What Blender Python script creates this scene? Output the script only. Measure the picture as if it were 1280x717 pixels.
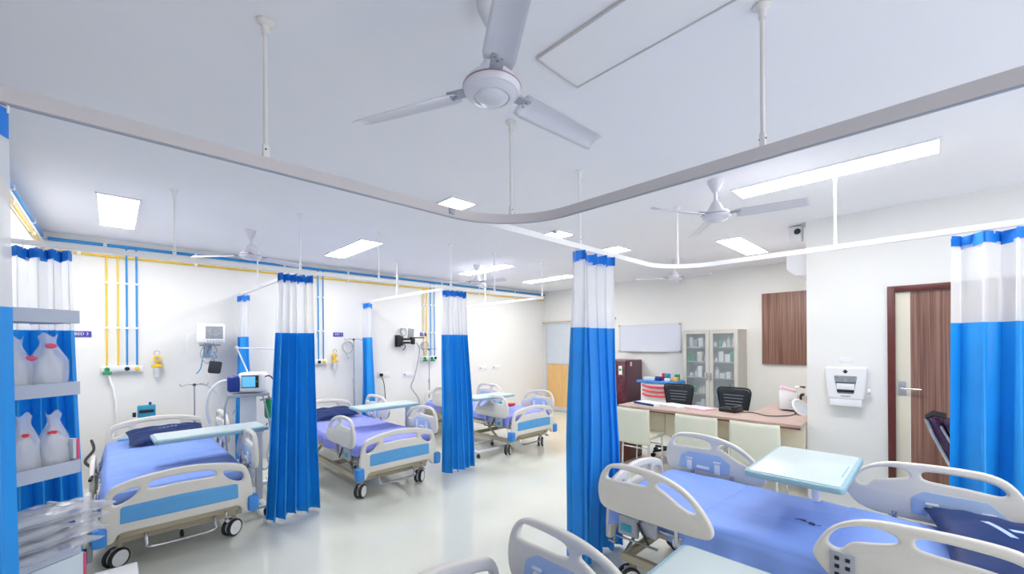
import bpy, bmesh, math, random
from mathutils import Vector, Matrix
random.seed(7)
PI = math.pi
C = bpy.context.scene.collection
for o in list(bpy.data.objects): bpy.data.objects.remove(o)

# ---------------------------------------------------------------- camera
EYE = 1.55; H = 2.74
cam_data = bpy.data.cameras.new('camera'); cam = bpy.data.objects.new('camera', cam_data); C.objects.link(cam)
cam_data.sensor_width = 36; cam_data.lens = 515 * 36 / 1280
cam_data.shift_y = (428.6 - 358.5) / 1280; cam_data.clip_start = 0.02
yaw = math.atan(500 / 515)
cam.matrix_world = Matrix.Translation((0, 0, EYE)) @ Matrix.Rotation(-yaw, 4, 'Z') @ Matrix.Rotation(PI / 2, 4, 'X') @ Matrix.Rotation(math.radians(-0.39), 4, 'Z')
bpy.context.scene.camera = cam

# ---------------------------------------------------------------- world, exposure
W = bpy.data.worlds.new('world'); bpy.context.scene.world = W; W.use_nodes = True
W.node_tree.nodes['Background'].inputs[0].default_value = (0.96, 0.97, 1.0, 1)
W.node_tree.nodes['Background'].inputs[1].default_value = 0.6
LAMP = 9.5
vs = bpy.context.scene.view_settings
vs.view_transform = 'Standard'; vs.look = 'None'; vs.exposure = 1.78; vs.gamma = 1; vs.use_curve_mapping = False

# ---------------------------------------------------------------- materials
def lin(c): return c / 12.92 if c <= 0.04045 else ((c + 0.055) / 1.055) ** 2.4
def rgb(r, g, b): return (lin(r / 255), lin(g / 255), lin(b / 255), 1)
def mat(name, col, rough=0.5, metal=0.0, var=0.03, scale=6, bump=0.0, bscale=80, emit=None, alpha=1.0, coat=0.0, spec=0.5, stretch=None, col2=None, sheen=0.0, trans=0.0, thin=0.0):
    m = bpy.data.materials.new(name); m.use_nodes = True; nt = m.node_tree; N = nt.nodes
    b = N['Principled BSDF']; col = rgb(*col)
    tc = N.new('ShaderNodeTexCoord'); mp = N.new('ShaderNodeMapping'); nt.links.new(tc.outputs['Object'], mp.inputs[0])
    if stretch: mp.inputs['Scale'].default_value = stretch
    nz = N.new('ShaderNodeTexNoise'); nz.inputs['Scale'].default_value = scale; nz.inputs['Detail'].default_value = 4
    nt.links.new(mp.outputs[0], nz.inputs['Vector'])
    cr = N.new('ShaderNodeValToRGB'); nt.links.new(nz.outputs[0], cr.inputs[0])
    c2 = rgb(*col2) if col2 else tuple(min(1, x * (1 + var)) for x in col[:3]) + (1,)
    c1 = col if col2 else tuple(x * (1 - var) for x in col[:3]) + (1,)
    cr.color_ramp.elements[0].position = 0.35; cr.color_ramp.elements[1].position = 0.65
    cr.color_ramp.elements[0].color = c1; cr.color_ramp.elements[1].color = c2
    nt.links.new(cr.outputs[0], b.inputs['Base Color'])
    b.inputs['Roughness'].default_value = rough; b.inputs['Metallic'].default_value = metal
    b.inputs['Alpha'].default_value = alpha; b.inputs['Coat Weight'].default_value = coat
    b.inputs['Specular IOR Level'].default_value = spec; b.inputs['Sheen Weight'].default_value = sheen
    b.inputs['Transmission Weight'].default_value = trans
    if bump:
        n2 = N.new('ShaderNodeTexNoise'); n2.inputs['Scale'].default_value = bscale; n2.inputs['Detail'].default_value = 3
        nt.links.new(tc.outputs['Object'], n2.inputs['Vector'])
        bp = N.new('ShaderNodeBump'); bp.inputs['Strength'].default_value = bump; bp.inputs['Distance'].default_value = 0.01
        nt.links.new(n2.outputs[0], bp.inputs['Height']); nt.links.new(bp.outputs[0], b.inputs['Normal'])
    if thin:
        tr = N.new('ShaderNodeBsdfTranslucent'); nt.links.new(cr.outputs[0], tr.inputs[0]); mx = N.new('ShaderNodeMixShader'); mx.inputs[0].default_value = thin
        nt.links.new(b.outputs[0], mx.inputs[1]); nt.links.new(tr.outputs[0], mx.inputs[2]); out = mx
        if alpha < 1:
            b.inputs['Alpha'].default_value = 1; tp = N.new('ShaderNodeBsdfTransparent'); m2 = N.new('ShaderNodeMixShader'); m2.inputs[0].default_value = alpha
            nt.links.new(tp.outputs[0], m2.inputs[1]); nt.links.new(mx.outputs[0], m2.inputs[2]); out = m2
        nt.links.new(out.outputs[0], N['Material Output'].inputs[0])
    if emit:
        b.inputs['Emission Color'].default_value = rgb(*emit[0]); b.inputs['Emission Strength'].default_value = emit[1]
    return m
M = {}
M['wall'] = mat('wall_paint', (236, 236, 234), 0.7, var=0.008, scale=2, bump=0.02)
M['ceiling'] = mat('ceiling_paint', (242, 243, 249), 0.8, var=0.008, scale=1.5)
M['floor'] = mat('glossy_floor', (226, 228, 218), 0.14, var=0.03, scale=1.2, coat=0.3)
M['track'] = mat('grey_white_track', (200, 195, 197), 0.45, var=0.01)
M['white'] = mat('white_plastic', (238, 239, 242), 0.4, var=0.01)
M['bedwhite'] = mat('bed_plastic', (222, 219, 212), 0.35, var=0.012)
M['bedblue'] = mat('blue_insert', (90, 165, 225), 0.4, var=0.03)
M['paleblue'] = mat('pale_blue_plastic', (165, 190, 225), 0.4, var=0.02)
M['bumper'] = mat('blue_bumper', (60, 140, 220), 0.45, var=0.03)
M['beige'] = mat('beige_metal', (182, 171, 148), 0.4, var=0.02)
M['steel'] = mat('steel', (190, 192, 196), 0.25, metal=0.9, var=0.03)
M['chrome'] = mat('chrome', (215, 217, 222), 0.12, metal=1.0, var=0.02)
M['grey'] = mat('grey_metal', (165, 170, 182), 0.45, var=0.02)
M['shelf'] = mat('shelf_metal', (190, 198, 214), 0.4, var=0.02)
M['black'] = mat('black_plastic', (24, 26, 30), 0.45, var=0.05)
M['tyre'] = mat('rubber', (38, 38, 42), 0.6, var=0.05)
M['mint'] = mat('mint_laminate', (198, 214, 218), 0.3, var=0.012)
M['mintedge'] = mat('mint_edge', (146, 186, 202), 0.35, var=0.02)
M['sheet'] = mat('blue_sheet', (134, 166, 240), 0.55, var=0.03, scale=4, bump=0.25, bscale=9, spec=0.3)
M['sheetviolet'] = mat('violet_sheet', (150, 158, 240), 0.62, var=0.03, scale=4, bump=0.05, bscale=30, spec=0.3)
M['mattress'] = mat('mattress_cover', (60, 100, 200), 0.5, var=0.03)
M['navy'] = mat('navy_fabric', (18, 44, 98), 0.55, var=0.06, scale=8, bump=0.06, bscale=25, spec=0.3)
M['print'] = mat('pale_print', (170, 190, 235), 0.6)
M['darkprint'] = mat('dark_print', (30, 34, 70), 0.6)
M['curtain'] = mat('curtain_blue', (34, 158, 242), 0.36, var=0.05, scale=3, spec=0.6, bump=0.03, bscale=40, thin=0.12)
M['band'] = mat('header_blue', (22, 130, 230), 0.5, var=0.06, scale=20)
M['net'] = mat('white_net', (246, 247, 250), 0.7, var=0.01, alpha=0.8, thin=0.5)
M['yellow'] = mat('yellow_pipe', (244, 205, 70), 0.35, var=0.03)
M['bluepipe'] = mat('blue_pipe', (40, 145, 215), 0.35, var=0.03)
M['gasyellow'] = mat('yellow_valve', (250, 205, 40), 0.35)
M['green'] = mat('green_plastic', (20, 150, 90), 0.35)
M['wood'] = mat('wood_veneer', (112, 78, 68), 0.45, scale=9, stretch=(9, 9, 0.12), col2=(156, 118, 102), bump=0.02)
M['frame'] = mat('dark_red_frame', (96, 40, 36), 0.4, var=0.08, scale=8)
M['cream'] = mat('cream_laminate', (226, 220, 202), 0.45, var=0.01)
M['desktop'] = mat('desk_laminate', (170, 150, 140), 0.4, scale=10, stretch=(6, 0.6, 1), col2=(194, 170, 162))
M['deskedge'] = mat('desk_edge', (120, 72, 58), 0.4)
M['deskfront'] = mat('desk_front', (236, 228, 204), 0.5, var=0.01)
M['chaircream'] = mat('cream_leatherette', (214, 216, 200), 0.5, var=0.02, bump=0.05)
M['mesh'] = mat('black_mesh', (38, 44, 54), 0.7, var=0.1, scale=40)
M['maroon'] = mat('maroon_gloss', (104, 42, 52), 0.25, scale=14, col2=(60, 20, 34), coat=0.4)
M['maroonplain'] = mat('maroon_side', (98, 60, 76), 0.35, var=0.04)
M['red'] = mat('red_plastic', (216, 44, 58), 0.4)
M['cabmetal'] = mat('cabinet_metal', (198, 196, 190), 0.4, var=0.02)
M['board'] = mat('board_white', (222, 226, 240), 0.25, var=0.01)
M['alu'] = mat('aluminium', (212, 214, 218), 0.35, metal=0.4, var=0.02)
M['glass'] = mat('cabinet_glass', (200, 215, 225), 0.05, alpha=0.18)
M['frost'] = mat('frosted_pane', (205, 212, 222), 0.35, var=0.02)
M['oak'] = mat('light_oak', (232, 190, 130), 0.5, scale=10, stretch=(4, 4, 0.4), col2=(222, 176, 114))
M['signblue'] = mat('sign_blue', (66, 62, 170), 0.4)
M['screen'] = mat('lcd_screen', (70, 130, 175), 0.2, emit=((90, 160, 205), 0.35))
M['screengrey'] = mat('grey_screen', (150, 156, 162), 0.25, var=0.15, scale=60)
M['deviceblue'] = mat('device_blue', (26, 56, 140), 0.35)
M['bag'] = mat('clear_bag', (240, 243, 250), 0.15, var=0.04, alpha=0.38, bump=0.6, bscale=22, spec=0.9)
M['bagin'] = mat('bag_content', (240, 243, 248), 0.4, alpha=0.6)
M['pink'] = mat('pink_label', (236, 84, 122), 0.5)
M['paper'] = mat('paper', (238, 240, 244), 0.6, var=0.01)
M['palecover'] = mat('pale_cover', (214, 226, 236), 0.6, var=0.01)
M['pinkpaper'] = mat('pink_paper', (240, 200, 216), 0.6)
M['purple'] = mat('purple_fabric', (74, 48, 82), 0.7, var=0.1, scale=20)
M['teal'] = mat('teal_plastic', (50, 150, 180), 0.4)
M['lamp'] = mat('lamp_diffuser', (255, 255, 255), 0.4, emit=((255, 253, 249), LAMP))
M['rod'] = mat('pale_rod', (224, 221, 220), 0.4, var=0.01)
M['off'] = mat('unlit_diffuser', (240, 241, 246), 0.8, var=0.008)
M['fan'] = mat('fan_enamel', (216, 216, 226), 0.3, var=0.015)
M['rose'] = mat('fan_rose_trim', (158, 128, 138), 0.35)

# ---------------------------------------------------------------- mesh helpers
def V(*a): return Vector(a)
class B:
    def __init__(s): s.bm = bmesh.new()
    def _tf(s, vs, m):
        if m is not None: bmesh.ops.transform(s.bm, matrix=m, verts=vs)
    def box(s, c, d, bev=0.0, rot=None, seg=2):
        r = bmesh.ops.create_cube(s.bm, size=1.0); vs = r['verts']
        bmesh.ops.scale(s.bm, vec=Vector(d), verts=vs)
        if bev:
            es = list({e for v in vs for e in v.link_edges})
            r2 = bmesh.ops.bevel(s.bm, geom=es, offset=min(bev, min(d) * 0.49), segments=seg, affect='EDGES', profile=0.5)
            vs = list({v for f in r2['faces'] for v in f.verts} | {v for v in vs if v.is_valid})
        m = Matrix.Translation(Vector(c))
        if rot is not None: m = m @ rot.to_4x4()
        s._tf(vs, m); return s
    def bx(s, x0, x1, y0, y1, z0, z1, bev=0.0): return s.box(((x0 + x1) / 2, (y0 + y1) / 2, (z0 + z1) / 2), (x1 - x0, y1 - y0, z1 - z0), bev)
    def cyl(s, p0, p1, r, r2=None, n=14, cap=True):
        p0 = Vector(p0); p1 = Vector(p1); d = p1 - p0
        q = Vector((0, 0, 1)).rotation_difference(d.normalized()).to_matrix().to_4x4()
        m = Matrix.Translation((p0 + p1) / 2) @ q
        bmesh.ops.create_cone(s.bm, cap_ends=cap, segments=n, radius1=r, radius2=r if r2 is None else r2, depth=d.length, matrix=m); return s
    def tube(s, pts, r, n=8, closed=False):
        pts = [Vector(p) for p in pts]; k = len(pts); rings = []; up = None
        for i in range(k):
            if closed: t = pts[(i + 1) % k] - pts[i - 1]
            else: t = pts[min(i + 1, k - 1)] - pts[max(i - 1, 0)]
            t.normalize()
            if up is None:
                up = Vector((0, 0, 1)) if abs(t.z) < 0.9 else Vector((1, 0, 0))
            a = (up - t * up.dot(t)); a.normalize(); up = a; b = t.cross(a)
            rr = r[i] if isinstance(r, (list, tuple)) else r
            rings.append([s.bm.verts.new(pts[i] + (a * math.cos(2 * PI * j / n) + b * math.sin(2 * PI * j / n)) * rr) for j in range(n)])
        for i in range(k if closed else k - 1):
            A = rings[i]; D = rings[(i + 1) % k]
            for j in range(n): s.bm.faces.new((A[j], A[(j + 1) % n], D[(j + 1) % n], D[j]))
        if not closed:
            s.bm.faces.new(list(reversed(rings[0]))); s.bm.faces.new(rings[-1])
        return s
    def lathe(s, prof, c=(0, 0, 0), n=28, m=None):
        rings = []; c = Vector(c); allv = []
        for r, z in prof:
            ring = [s.bm.verts.new(Vector((r * math.cos(2 * PI * j / n), r * math.sin(2 * PI * j / n), z))) for j in range(n)] if r > 1e-5 else [s.bm.verts.new(Vector((0, 0, z)))]
            rings.append(ring); allv += ring
        for A, D in zip(rings, rings[1:]):
            for j in range(n):
                f = []
                for v in ([A[0]] if len(A) == 1 else [A[j], A[(j + 1) % n]]) + ([D[0]] if len(D) == 1 else [D[(j + 1) % n], D[j]]): f.append(v)
                if len(f) > 2: s.bm.faces.new(f)
        s._tf(allv, Matrix.Translation(c) @ (m if m is not None else Matrix.Identity(4))); return s
    def sph(s, c, r, n=14, sc=(1, 1, 1)):
        rr = bmesh.ops.create_uvsphere(s.bm, u_segments=n, v_segments=max(6, n // 2), radius=r)
        s._tf(rr['verts'], Matrix.Translation(Vector(c)) @ Matrix.Diagonal((*sc, 1))); return s
    def plate(s, outer, holes, th, m, bev=0.006, res=1):
        """2D outline with holes, extruded with rounded edges; local xy -> placed by matrix m"""
        cu = bpy.data.curves.new('tmp', 'CURVE'); cu.dimensions = '2D'; cu.fill_mode = 'BOTH'
        cu.extrude = th / 2 - bev; cu.bevel_depth = bev; cu.bevel_resolution = res; cu.offset = -bev
        for poly in [outer] + list(holes):
            sp = cu.splines.new('POLY'); sp.points.add(len(poly) - 1); sp.use_cyclic_u = True
            for p, q in zip(sp.points, poly): p.co = (q[0], q[1], 0, 1)
        ob = bpy.data.objects.new('tmp', cu); me = bpy.data.meshes.new_from_object(ob)
        n0 = len(s.bm.verts); s.bm.from_mesh(me); s.bm.verts.ensure_lookup_table()
        vs = [s.bm.verts[i] for i in range(n0, len(s.bm.verts))]
        bmesh.ops.remove_doubles(s.bm, verts=vs, dist=1e-5); s.bm.verts.ensure_lookup_table()
        vs = [s.bm.verts[i] for i in range(n0, len(s.bm.verts))]
        s._tf(vs, m); bpy.data.objects.remove(ob); bpy.data.curves.remove(cu); bpy.data.meshes.remove(me); return s
    def grid(s, fn, nu, nv):
        g = [[s.bm.verts.new(fn(i / nu, j / nv)) for j in range(nv + 1)] for i in range(nu + 1)]
        for i in range(nu):
            for j in range(nv): s.bm.faces.new((g[i][j], g[i + 1][j], g[i + 1][j + 1], g[i][j + 1]))
        return s
    def obj(s, name, m, parent=None, smooth=True, angle=38, label=None, solid=0.0, keep=None):
        bmesh.ops.recalc_face_normals(s.bm, faces=s.bm.faces)
        if smooth:
            lim = math.radians(angle)
            for f in s.bm.faces: f.smooth = True
            for e in s.bm.edges:
                if len(e.link_faces) == 2 and e.calc_face_angle(0) > lim: e.smooth = False
        me = bpy.data.meshes.new(name); s.bm.to_mesh(me); s.bm.free()
        me.materials.append(M[m] if isinstance(m, str) else m)
        o = bpy.data.objects.new(name, me); C.objects.link(o)
        if parent is not None: o.parent = parent
        if label: o['label'] = label
        if solid:
            md = o.modifiers.new('thickness', 'SOLIDIFY'); md.thickness = solid; md.offset = 0
        return o
def thing(name, label, cat, loc=(0, 0, 0), rz=0, group=None):
    o = bpy.data.objects.new(name, None); C.objects.link(o); o.empty_display_size = 0.1
    o.location = loc; o.rotation_euler = (0, 0, rz); return tag(o, label, cat, group)
def tag(o, label, cat, group=None, kind=None):
    if label: o['label'] = label
    if cat: o['category'] = cat
    if group: o['group'] = group
    if kind: o['kind'] = kind
    return o
def struct(o): o['kind'] = 'structure'; return o
def copy_tree(o, parent=None):
    c = o.copy(); C.objects.link(c); c.parent = parent
    for ch in [x for x in bpy.data.objects if x.parent == o]: copy_tree(ch, c)
    return c
def catmull(pts, k=6, closed=False):
    out = []; n = len(pts); P = [Vector(p) for p in pts]
    for i in range(n if closed else n - 1):
        if closed: a, b, c, d = P[i - 1], P[i], P[(i + 1) % n], P[(i + 2) % n]
        else: a, b, c, d = P[max(i - 1, 0)], P[i], P[i + 1], P[min(i + 2, n - 1)]
        for j in range(k):
            t = j / k
            out.append(0.5 * ((2 * b) + (c - a) * t + (2 * a - 5 * b + 4 * c - d) * t * t + (3 * b - a - 3 * c + d) * t ** 3))
    if not closed: out.append(P[-1])
    return out
def sm2(pts, k=4): return [(p.x, p.y) for p in catmull([(x, y, 0) for x, y in pts], k, True)]
def rpoly(pts, r, k=4):
    """polygon with rounded corners; each point (x,y) or (x,y,r)"""
    out = []; n = len(pts)
    for i in range(n):
        p = Vector(pts[i][:2]); rr = pts[i][2] if len(pts[i]) > 2 else r
        a = Vector(pts[i - 1][:2]) - p; b = Vector(pts[(i + 1) % n][:2]) - p
        rr = min(rr, a.length * .49, b.length * .49); pa = p + a.normalized() * rr; pb = p + b.normalized() * rr
        for j in range(k + 1):
            t = j / k; q = pa * (1 - t) ** 2 + p * 2 * t * (1 - t) + pb * t * t; out.append((q.x, q.y))
    return out
def text(name, s, size, m, parent, mx, ext=0.0006, align='CENTER'):
    cu = bpy.data.curves.new(name, 'FONT'); cu.body = s; cu.size = size; cu.extrude = ext
    cu.align_x = align; cu.align_y = 'CENTER'; cu.resolution_u = 2
    ob = bpy.data.objects.new('tmp', cu); me = bpy.data.meshes.new_from_object(ob)
    bpy.data.objects.remove(ob); me.transform(mx); me.materials.clear(); me.materials.append(M[m]); me.name = name
    o = bpy.data.objects.new(name, me); C.objects.link(o)
    if parent: o.parent = parent
    return o
FACE_Y = Matrix.Rotation(PI / 2, 4, 'X')                      # local xy -> world x z, facing -y
FACE_X = Matrix.Rotation(-PI / 2, 4, 'Z') @ Matrix.Rotation(PI / 2, 4, 'X')   # facing -x
def YZ(x): return Matrix(((0, 0, 1, x), (1, 0, 0, 0), (0, 1, 0, 0), (0, 0, 0, 1)))   # 2D (a,b) -> (x, a, b)
def XZ(y): return Matrix(((1, 0, 0, 0), (0, 0, -1, y), (0, 1, 0, 0), (0, 0, 0, 1)))  # 2D (a,b) -> (a, y, b)

# ---------------------------------------------------------------- room shell
XL, XR, YB, YF, XP, YP = -0.52, 7.30, 6.42, -3.0, 4.97, 0.90
struct(B().bx(XL - .2, XR + .2, YF, YB + .2, -0.1, 0).obj('floor', 'floor'))
struct(B().bx(XL - .2, XR + .2, YF, YB + .2, H, H + .1).obj('ceiling', 'ceiling'))
struct(B().bx(XL - .15, XL, YF, YB + .15, 0, H).obj('wall_left', 'wall'))
struct(B().bx(XL, XR + .15, YB, YB + .15, 0, H).obj('wall_back', 'wall'))
struct(B().bx(XR, XR + .15, YP, YB, 0, H).obj('wall_right', 'wall'))
bw = B()
bw.bx(XP, XP + .12, 0.304, YP, 0, H); bw.bx(XP, XP + .12, -0.72, 0.304, 2.03, H); bw.bx(XP, XP + .12, YF, -0.72, 0, H)
bw.bx(XP + .12, XR + .15, YP - .12, YP, 0, H)
struct(bw.obj('wall_front', 'wall'))
struct(B().bx(XR - .012, XR, 3.7, 5.5, 0, .08).obj('baseboard_right', 'wall'))

# door in the projecting wall
d1 = thing('door_1', 'brown wood-grain door with a cream vertical strip and dark red frame, beside the paper towel dispenser', 'door', (XP, -.2, 0)); struct(d1)
dp = d1
def loc_part(b, name, m, **k): # build in world coordinates, parent to a thing standing at its own place
    par = k.pop('parent'); o = b.obj(name, m, par, **k); o.matrix_parent_inverse = Matrix.Identity(4)
    o.data.transform(Matrix.Rotation(-par.rotation_euler.z, 4, 'Z') @ Matrix.Translation(-par.location)); return o
b = B(); b.bx(XP - .015, XP + .1, .254, .304, 0, 2.03, .003); b.bx(XP - .015, XP + .1, -.72, -.67, 0, 2.03, .003); b.bx(XP - .0145, XP + .1, -.67, .254, 1.978, 2.029, .003)
loc_part(b, 'door_frame', 'frame', parent=dp)
loc_part(B().bx(XP + .02, XP + .06, -.668, .158, .005, 1.975), 'wood_panel', 'wood', parent=dp)
loc_part(B().bx(XP + .018, XP + .06, .16, .252, .005, 1.975), 'cream_strip', 'cream', parent=dp)
hd = loc_part(B().bx(XP + .008, XP + .018, .185, .235, 1.14, 1.19, .003).bx(XP + .008, XP + .018, .185, .235, 1.07, 1.12, .003), 'lock_plate', 'grey', parent=dp)
b = B().cyl((XP - .03, .21, 1.13), (XP + .018, .21, 1.13), .009); b.cyl((XP - .03, .215, 1.13), (XP - .03, .09, 1.13), .008); b.bx(XP + .008, XP + .017, .19, .23, 1.122, 1.138)
loc_part(b, 'door_handle', 'chrome', parent=dp)

# far double door (glass over light wood)
d2 = thing('door_2', 'far aluminium door with frosted upper pane and light wood lower panel', 'door', (XR, 5.9, 0)); struct(d2)
b = B(); 
for y in (6.30, 5.46, 5.42, 4.62): b.bx(XR - .05, XR - .004, y, y + .045, 0, 2.02, .004)
b.bx(XR - .0495, XR - .0045, 4.665, 6.30, 1.975, 2.019, .004); b.bx(XR - .0495, XR - .0045, 4.665, 6.30, 1.06, 1.10, .004); b.bx(XR - .0495, XR - .0045, 4.665, 6.30, .005, .10, .004)
loc_part(b, 'door_frame', 'alu', parent=d2)
loc_part(B().bx(XR - .075, XR - .003, 4.5, 6.42, 2.022, 2.06, .004), 'lintel_strip', 'cream', parent=d2)
for y0, y1 in ((5.505, 6.30), (4.665, 5.42)):
    loc_part(B().bx(XR - .035, XR - .022, y0, y1, 1.10, 1.975), 'pane', 'frost', parent=d2)
    loc_part(B().bx(XR - .036, XR - .02, y0, y1, .10, 1.06), 'wood_panel', 'oak', parent=d2)
    loc_part(B().bx(XR - .062, XR - .05, y0 + .03, y0 + .05, .95, 1.25, .003), 'pull_handle', 'steel', parent=d2)

# ---------------------------------------------------------------- ceiling lights
def light(x0, x1, y0, y1, label, on=True, group='ceiling light panels'):
    t = thing('ceiling_light' if on else 'ceiling_panel', label, 'light' if on else 'ceiling panel', ((x0 + x1) / 2, (y0 + y1) / 2, H), 0, group)
    hx, hy = (x1 - x0) / 2, (y1 - y0) / 2; b = B(); w = .014 if on else .007
    for a in ((-hx, hx, -hy, -hy + w), (-hx, hx, hy - w, hy), (-hx, -hx + w, -hy + w, hy - w), (hx - w, hx, -hy + w, hy - w)): b.bx(*a, -.012, -.0005)
    b.obj('frame', 'white' if on else 'track', t, smooth=False)
    B().bx(-hx + w, hx - w, -hy + w, hy - w, -.008, -.001).obj('diffuser', 'lamp' if on else 'off', t, smooth=False)
    return t
light(-.09, .18, 4.51, 5.68, 'lit long ceiling light nearest the left wall, above the first bed')
light(2.02, 2.30, 4.52, 5.66, 'lit long ceiling light above the second bed')
light(4.20, 4.47, 4.52, 5.64, 'lit long ceiling light above the third bed, with small fan under it')
light(5.70, 5.97, 4.45, 5.60, 'lit long ceiling light farthest back, by the far door')
light(1.97, 2.235, 2.71, 2.97, 'lit small square ceiling light just above the bend of the big curtain track')
light(3.37, 3.64, 2.75, 3.02, 'lit small square ceiling light half hidden behind the second curtain track')
light(4.47, 4.79, 2.71, 2.98, 'lit small square ceiling light right of the central curtain top')
light(5.09, 6.24, 1.53, 1.81, 'lit ceiling light running towards the wooden wall cabinet')
light(3.48, 3.75, -.03, 1.12, 'largest looking lit ceiling light, upper right above the rightmost bed')
light(1.27, 1.555, 0.0, 1.155, 'unlit flush rectangular ceiling panel beside the big ceiling fan', False)
for x, y in ((2.2, -1.9),): light(x, x + .27, y, y + 1.15, 'added unseen long ceiling light behind the viewer, %s' % {.05: 'near the left wall', 2.2: 'in the middle', 4.1: 'near the brown door'}[x], True)  # extra panel added out of view to light the near part of the room
t = B().cyl((3.39, 2.82, H - .02), (3.39, 2.82, H - .0005), .03).obj('smoke_detector', 'grey')
tag(t, 'small dark round fitting on the ceiling beside the half hidden square light', 'detector')

# ---------------------------------------------------------------- ceiling fans
def make_fan(label, loc, ang, drop=.29):
    t = thing('ceiling_fan', label, 'fan', (loc[0], loc[1], H), ang, 'ceiling fans')
    B().lathe([(0, -.001), (.055, -.001), (.05, -.03), (.022, -.085), (.016, -.09), (0, -.09)]).obj('ceiling_canopy', 'fan', t)
    B().cyl((0, 0, -.085), (0, 0, -drop + .08), .011).obj('down_rod', 'fan', t)
    B().lathe([(.014, -drop + .12), (.03, -drop + .1), (.06, -drop + .04), (.062, -drop + .035), (0, -drop + .035)]).obj('lower_canopy', 'fan', t)
    h = B().lathe([(0, -drop + .04), (.085, -drop + .035), (.1, -drop + .015), (.1, -drop), (.092, -drop - .012), (.085, -drop - .014), (.08, -drop - .02), (.062, -drop - .026), (.058, -drop - .022), (.05, -drop - .032), (.02, -drop - .04), (0, -drop - .041)], n=40).obj('motor_housing', 'fan', t)
    B().lathe([(.1003, -drop + .012), (.102, -drop + .009), (.1003, -drop + .006)], n=40).obj('trim_ring', 'rose', h)
    for k in range(3):
        R3 = Matrix.Rotation(k * 2 * PI / 3, 4, 'Z')
        bl = B()
        def f(u, v, R3=R3):
            r = .135 + .435 * u; w = (.105 - .02 * u) * (v - .5) * (1.0 if 0.03 < u < .97 else .86)
            z = -drop + .012 - .018 * (v - .5) * 1.6 - .02 * (v - .5) ** 2 * 2 - .01 * u
            return R3 @ Vector((r, w, z))
        bl.grid(f, 14, 8); o = bl.obj('blade', 'fan', t, solid=.003)
        b2 = B(); b2.box((.125, 0, -drop + .014), (.09, .045, .008), .003)
        for dx, dy in ((.155, .012), (.155, -.012), (.14, 0)): b2.cyl((dx, dy, -drop + .003), (dx, dy, -drop + .012), .004, n=8)
        b2.bm.transform(R3); b2.obj('blade_arm', 'grey', o)
    return t
make_fan('large white ceiling fan at the top centre, nearest the viewer', (.955, 1.075), math.radians(-4), .31)
make_fan('white ceiling fan beside the largest lit panel, behind the curved track', (3.20, 1.13), math.radians(-82), .27)
make_fan('small distant white ceiling fan above the patient monitor of the first bed', (1.04, 4.97), math.radians(20), .27)
make_fan('small distant white ceiling fan under the light above the third bed', (3.99, 4.87), math.radians(35), .27)
make_fan('small distant white ceiling fan behind the bend of the second curtain track', (5.88, 2.65), math.radians(15), .27)

# ---------------------------------------------------------------- curtain tracks
RZ = 2.215
def ribbon(b, path, w=.022, h=.045, z=RZ):
    pts = [Vector((*p, 0)) for p in path]; n = len(pts); rings = []
    for i in range(n):
        t = (pts[min(i + 1, n - 1)] - pts[max(i - 1, 0)]).normalized(); s = Vector((-t.y, t.x, 0))
        if 0 < i < n - 1:
            t1 = (pts[i] - pts[i - 1]).normalized(); s = s / max(.5, abs(s.dot(Vector((-t1.y, t1.x, 0)))))
        rings.append([b.bm.verts.new(pts[i] + s * a * w / 2 + Vector((0, 0, z + c * h / 2))) for a, c in ((-1, -1), (-1, 1), (1, 1), (1, -1))])
    for A, D in zip(rings, rings[1:]):
        for j in range(4): b.bm.faces.new((A[j], A[(j + 1) % 4], D[(j + 1) % 4], D[j]))
    b.bm.faces.new(rings[0]); b.bm.faces.new(list(reversed(rings[-1]))); return b
def bend(c, r, k=14): # quarter turn from +x heading to -y heading, c = corner
    return [(c[0] - r + r * math.sin(a), c[1] - r + r * math.cos(a)) for a in [i * PI / 2 / k for i in range(k + 1)]]
def rod(t, x, y, top=H, m='rod'):
    b = B(); b.cyl((x, y, RZ + .022), (x, y, top - .01), .0075, n=10)
    b.lathe([(0, top - .001), (.028, top - .001), (.028, top - .008), (.012, top - .02), (.012, top - .05), (0, top - .05)], (x, y, 0), n=16)
    b.box((x, y, RZ + .045), (.022, .018, .05), .003)
    o = b.obj('hanger_rod', m, t)
    B().cyl((x - .003, y - .012, RZ + .05), (x - .003, y + .012, RZ + .05), .003, n=8).obj('screw', 'black', o)
t1 = thing('curtain_track', 'nearest grey-white curtain track sweeping across the picture in a wide bend', 'curtain track', (0, 0, 0), 0, 'curtain tracks')
ribbon(B(), [(XL, 1.715)] + bend((1.655, 1.715), .42) + [(1.655, -2.6)]).obj('rail', 'track', t1)
ribbon(B(), [(XL, 1.715)] + bend((1.655, 1.715), .42) + [(1.655, -2.6)], w=.012, h=.003, z=RZ - .024).obj('runner_slot', 'grey', t1)
for p in ((.41, 1.715), (1.545, 1.59), (1.655, .424), (1.655, -1.2)): rod(t1, *p)
B().box((1.235, 1.70, RZ + .004), (.03, .012, .03), .002).obj('joint_clamp', 'grey', t1)
t2 = thing('curtain_track', 'white curtain track in front of the desk, holding the central and right blue curtains', 'curtain track', (0, 0, 0), 0, 'curtain tracks')
ribbon(B(), [(1.262, 1.722)] + bend((3.69, 1.722), .42) + [(3.69, -2.6)], h=.036).obj('rail', 'white', t2)
for p in ((2.337, 1.722), (3.59, 1.59), (3.69, .496), (3.69, -1.3)): rod(t2, *p, m='white')
t3 = thing('curtain_track', 'long white curtain track past the feet of the back beds, with branches to the wall', 'curtain track', (0, 0, 0), 0, 'curtain tracks')
FY = 4.05; BR = (1.22, 2.89, 4.56)
ribbon(B(), [(XL, FY), (4.571, FY)], h=.032).obj('rail', 'white', t3)
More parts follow.
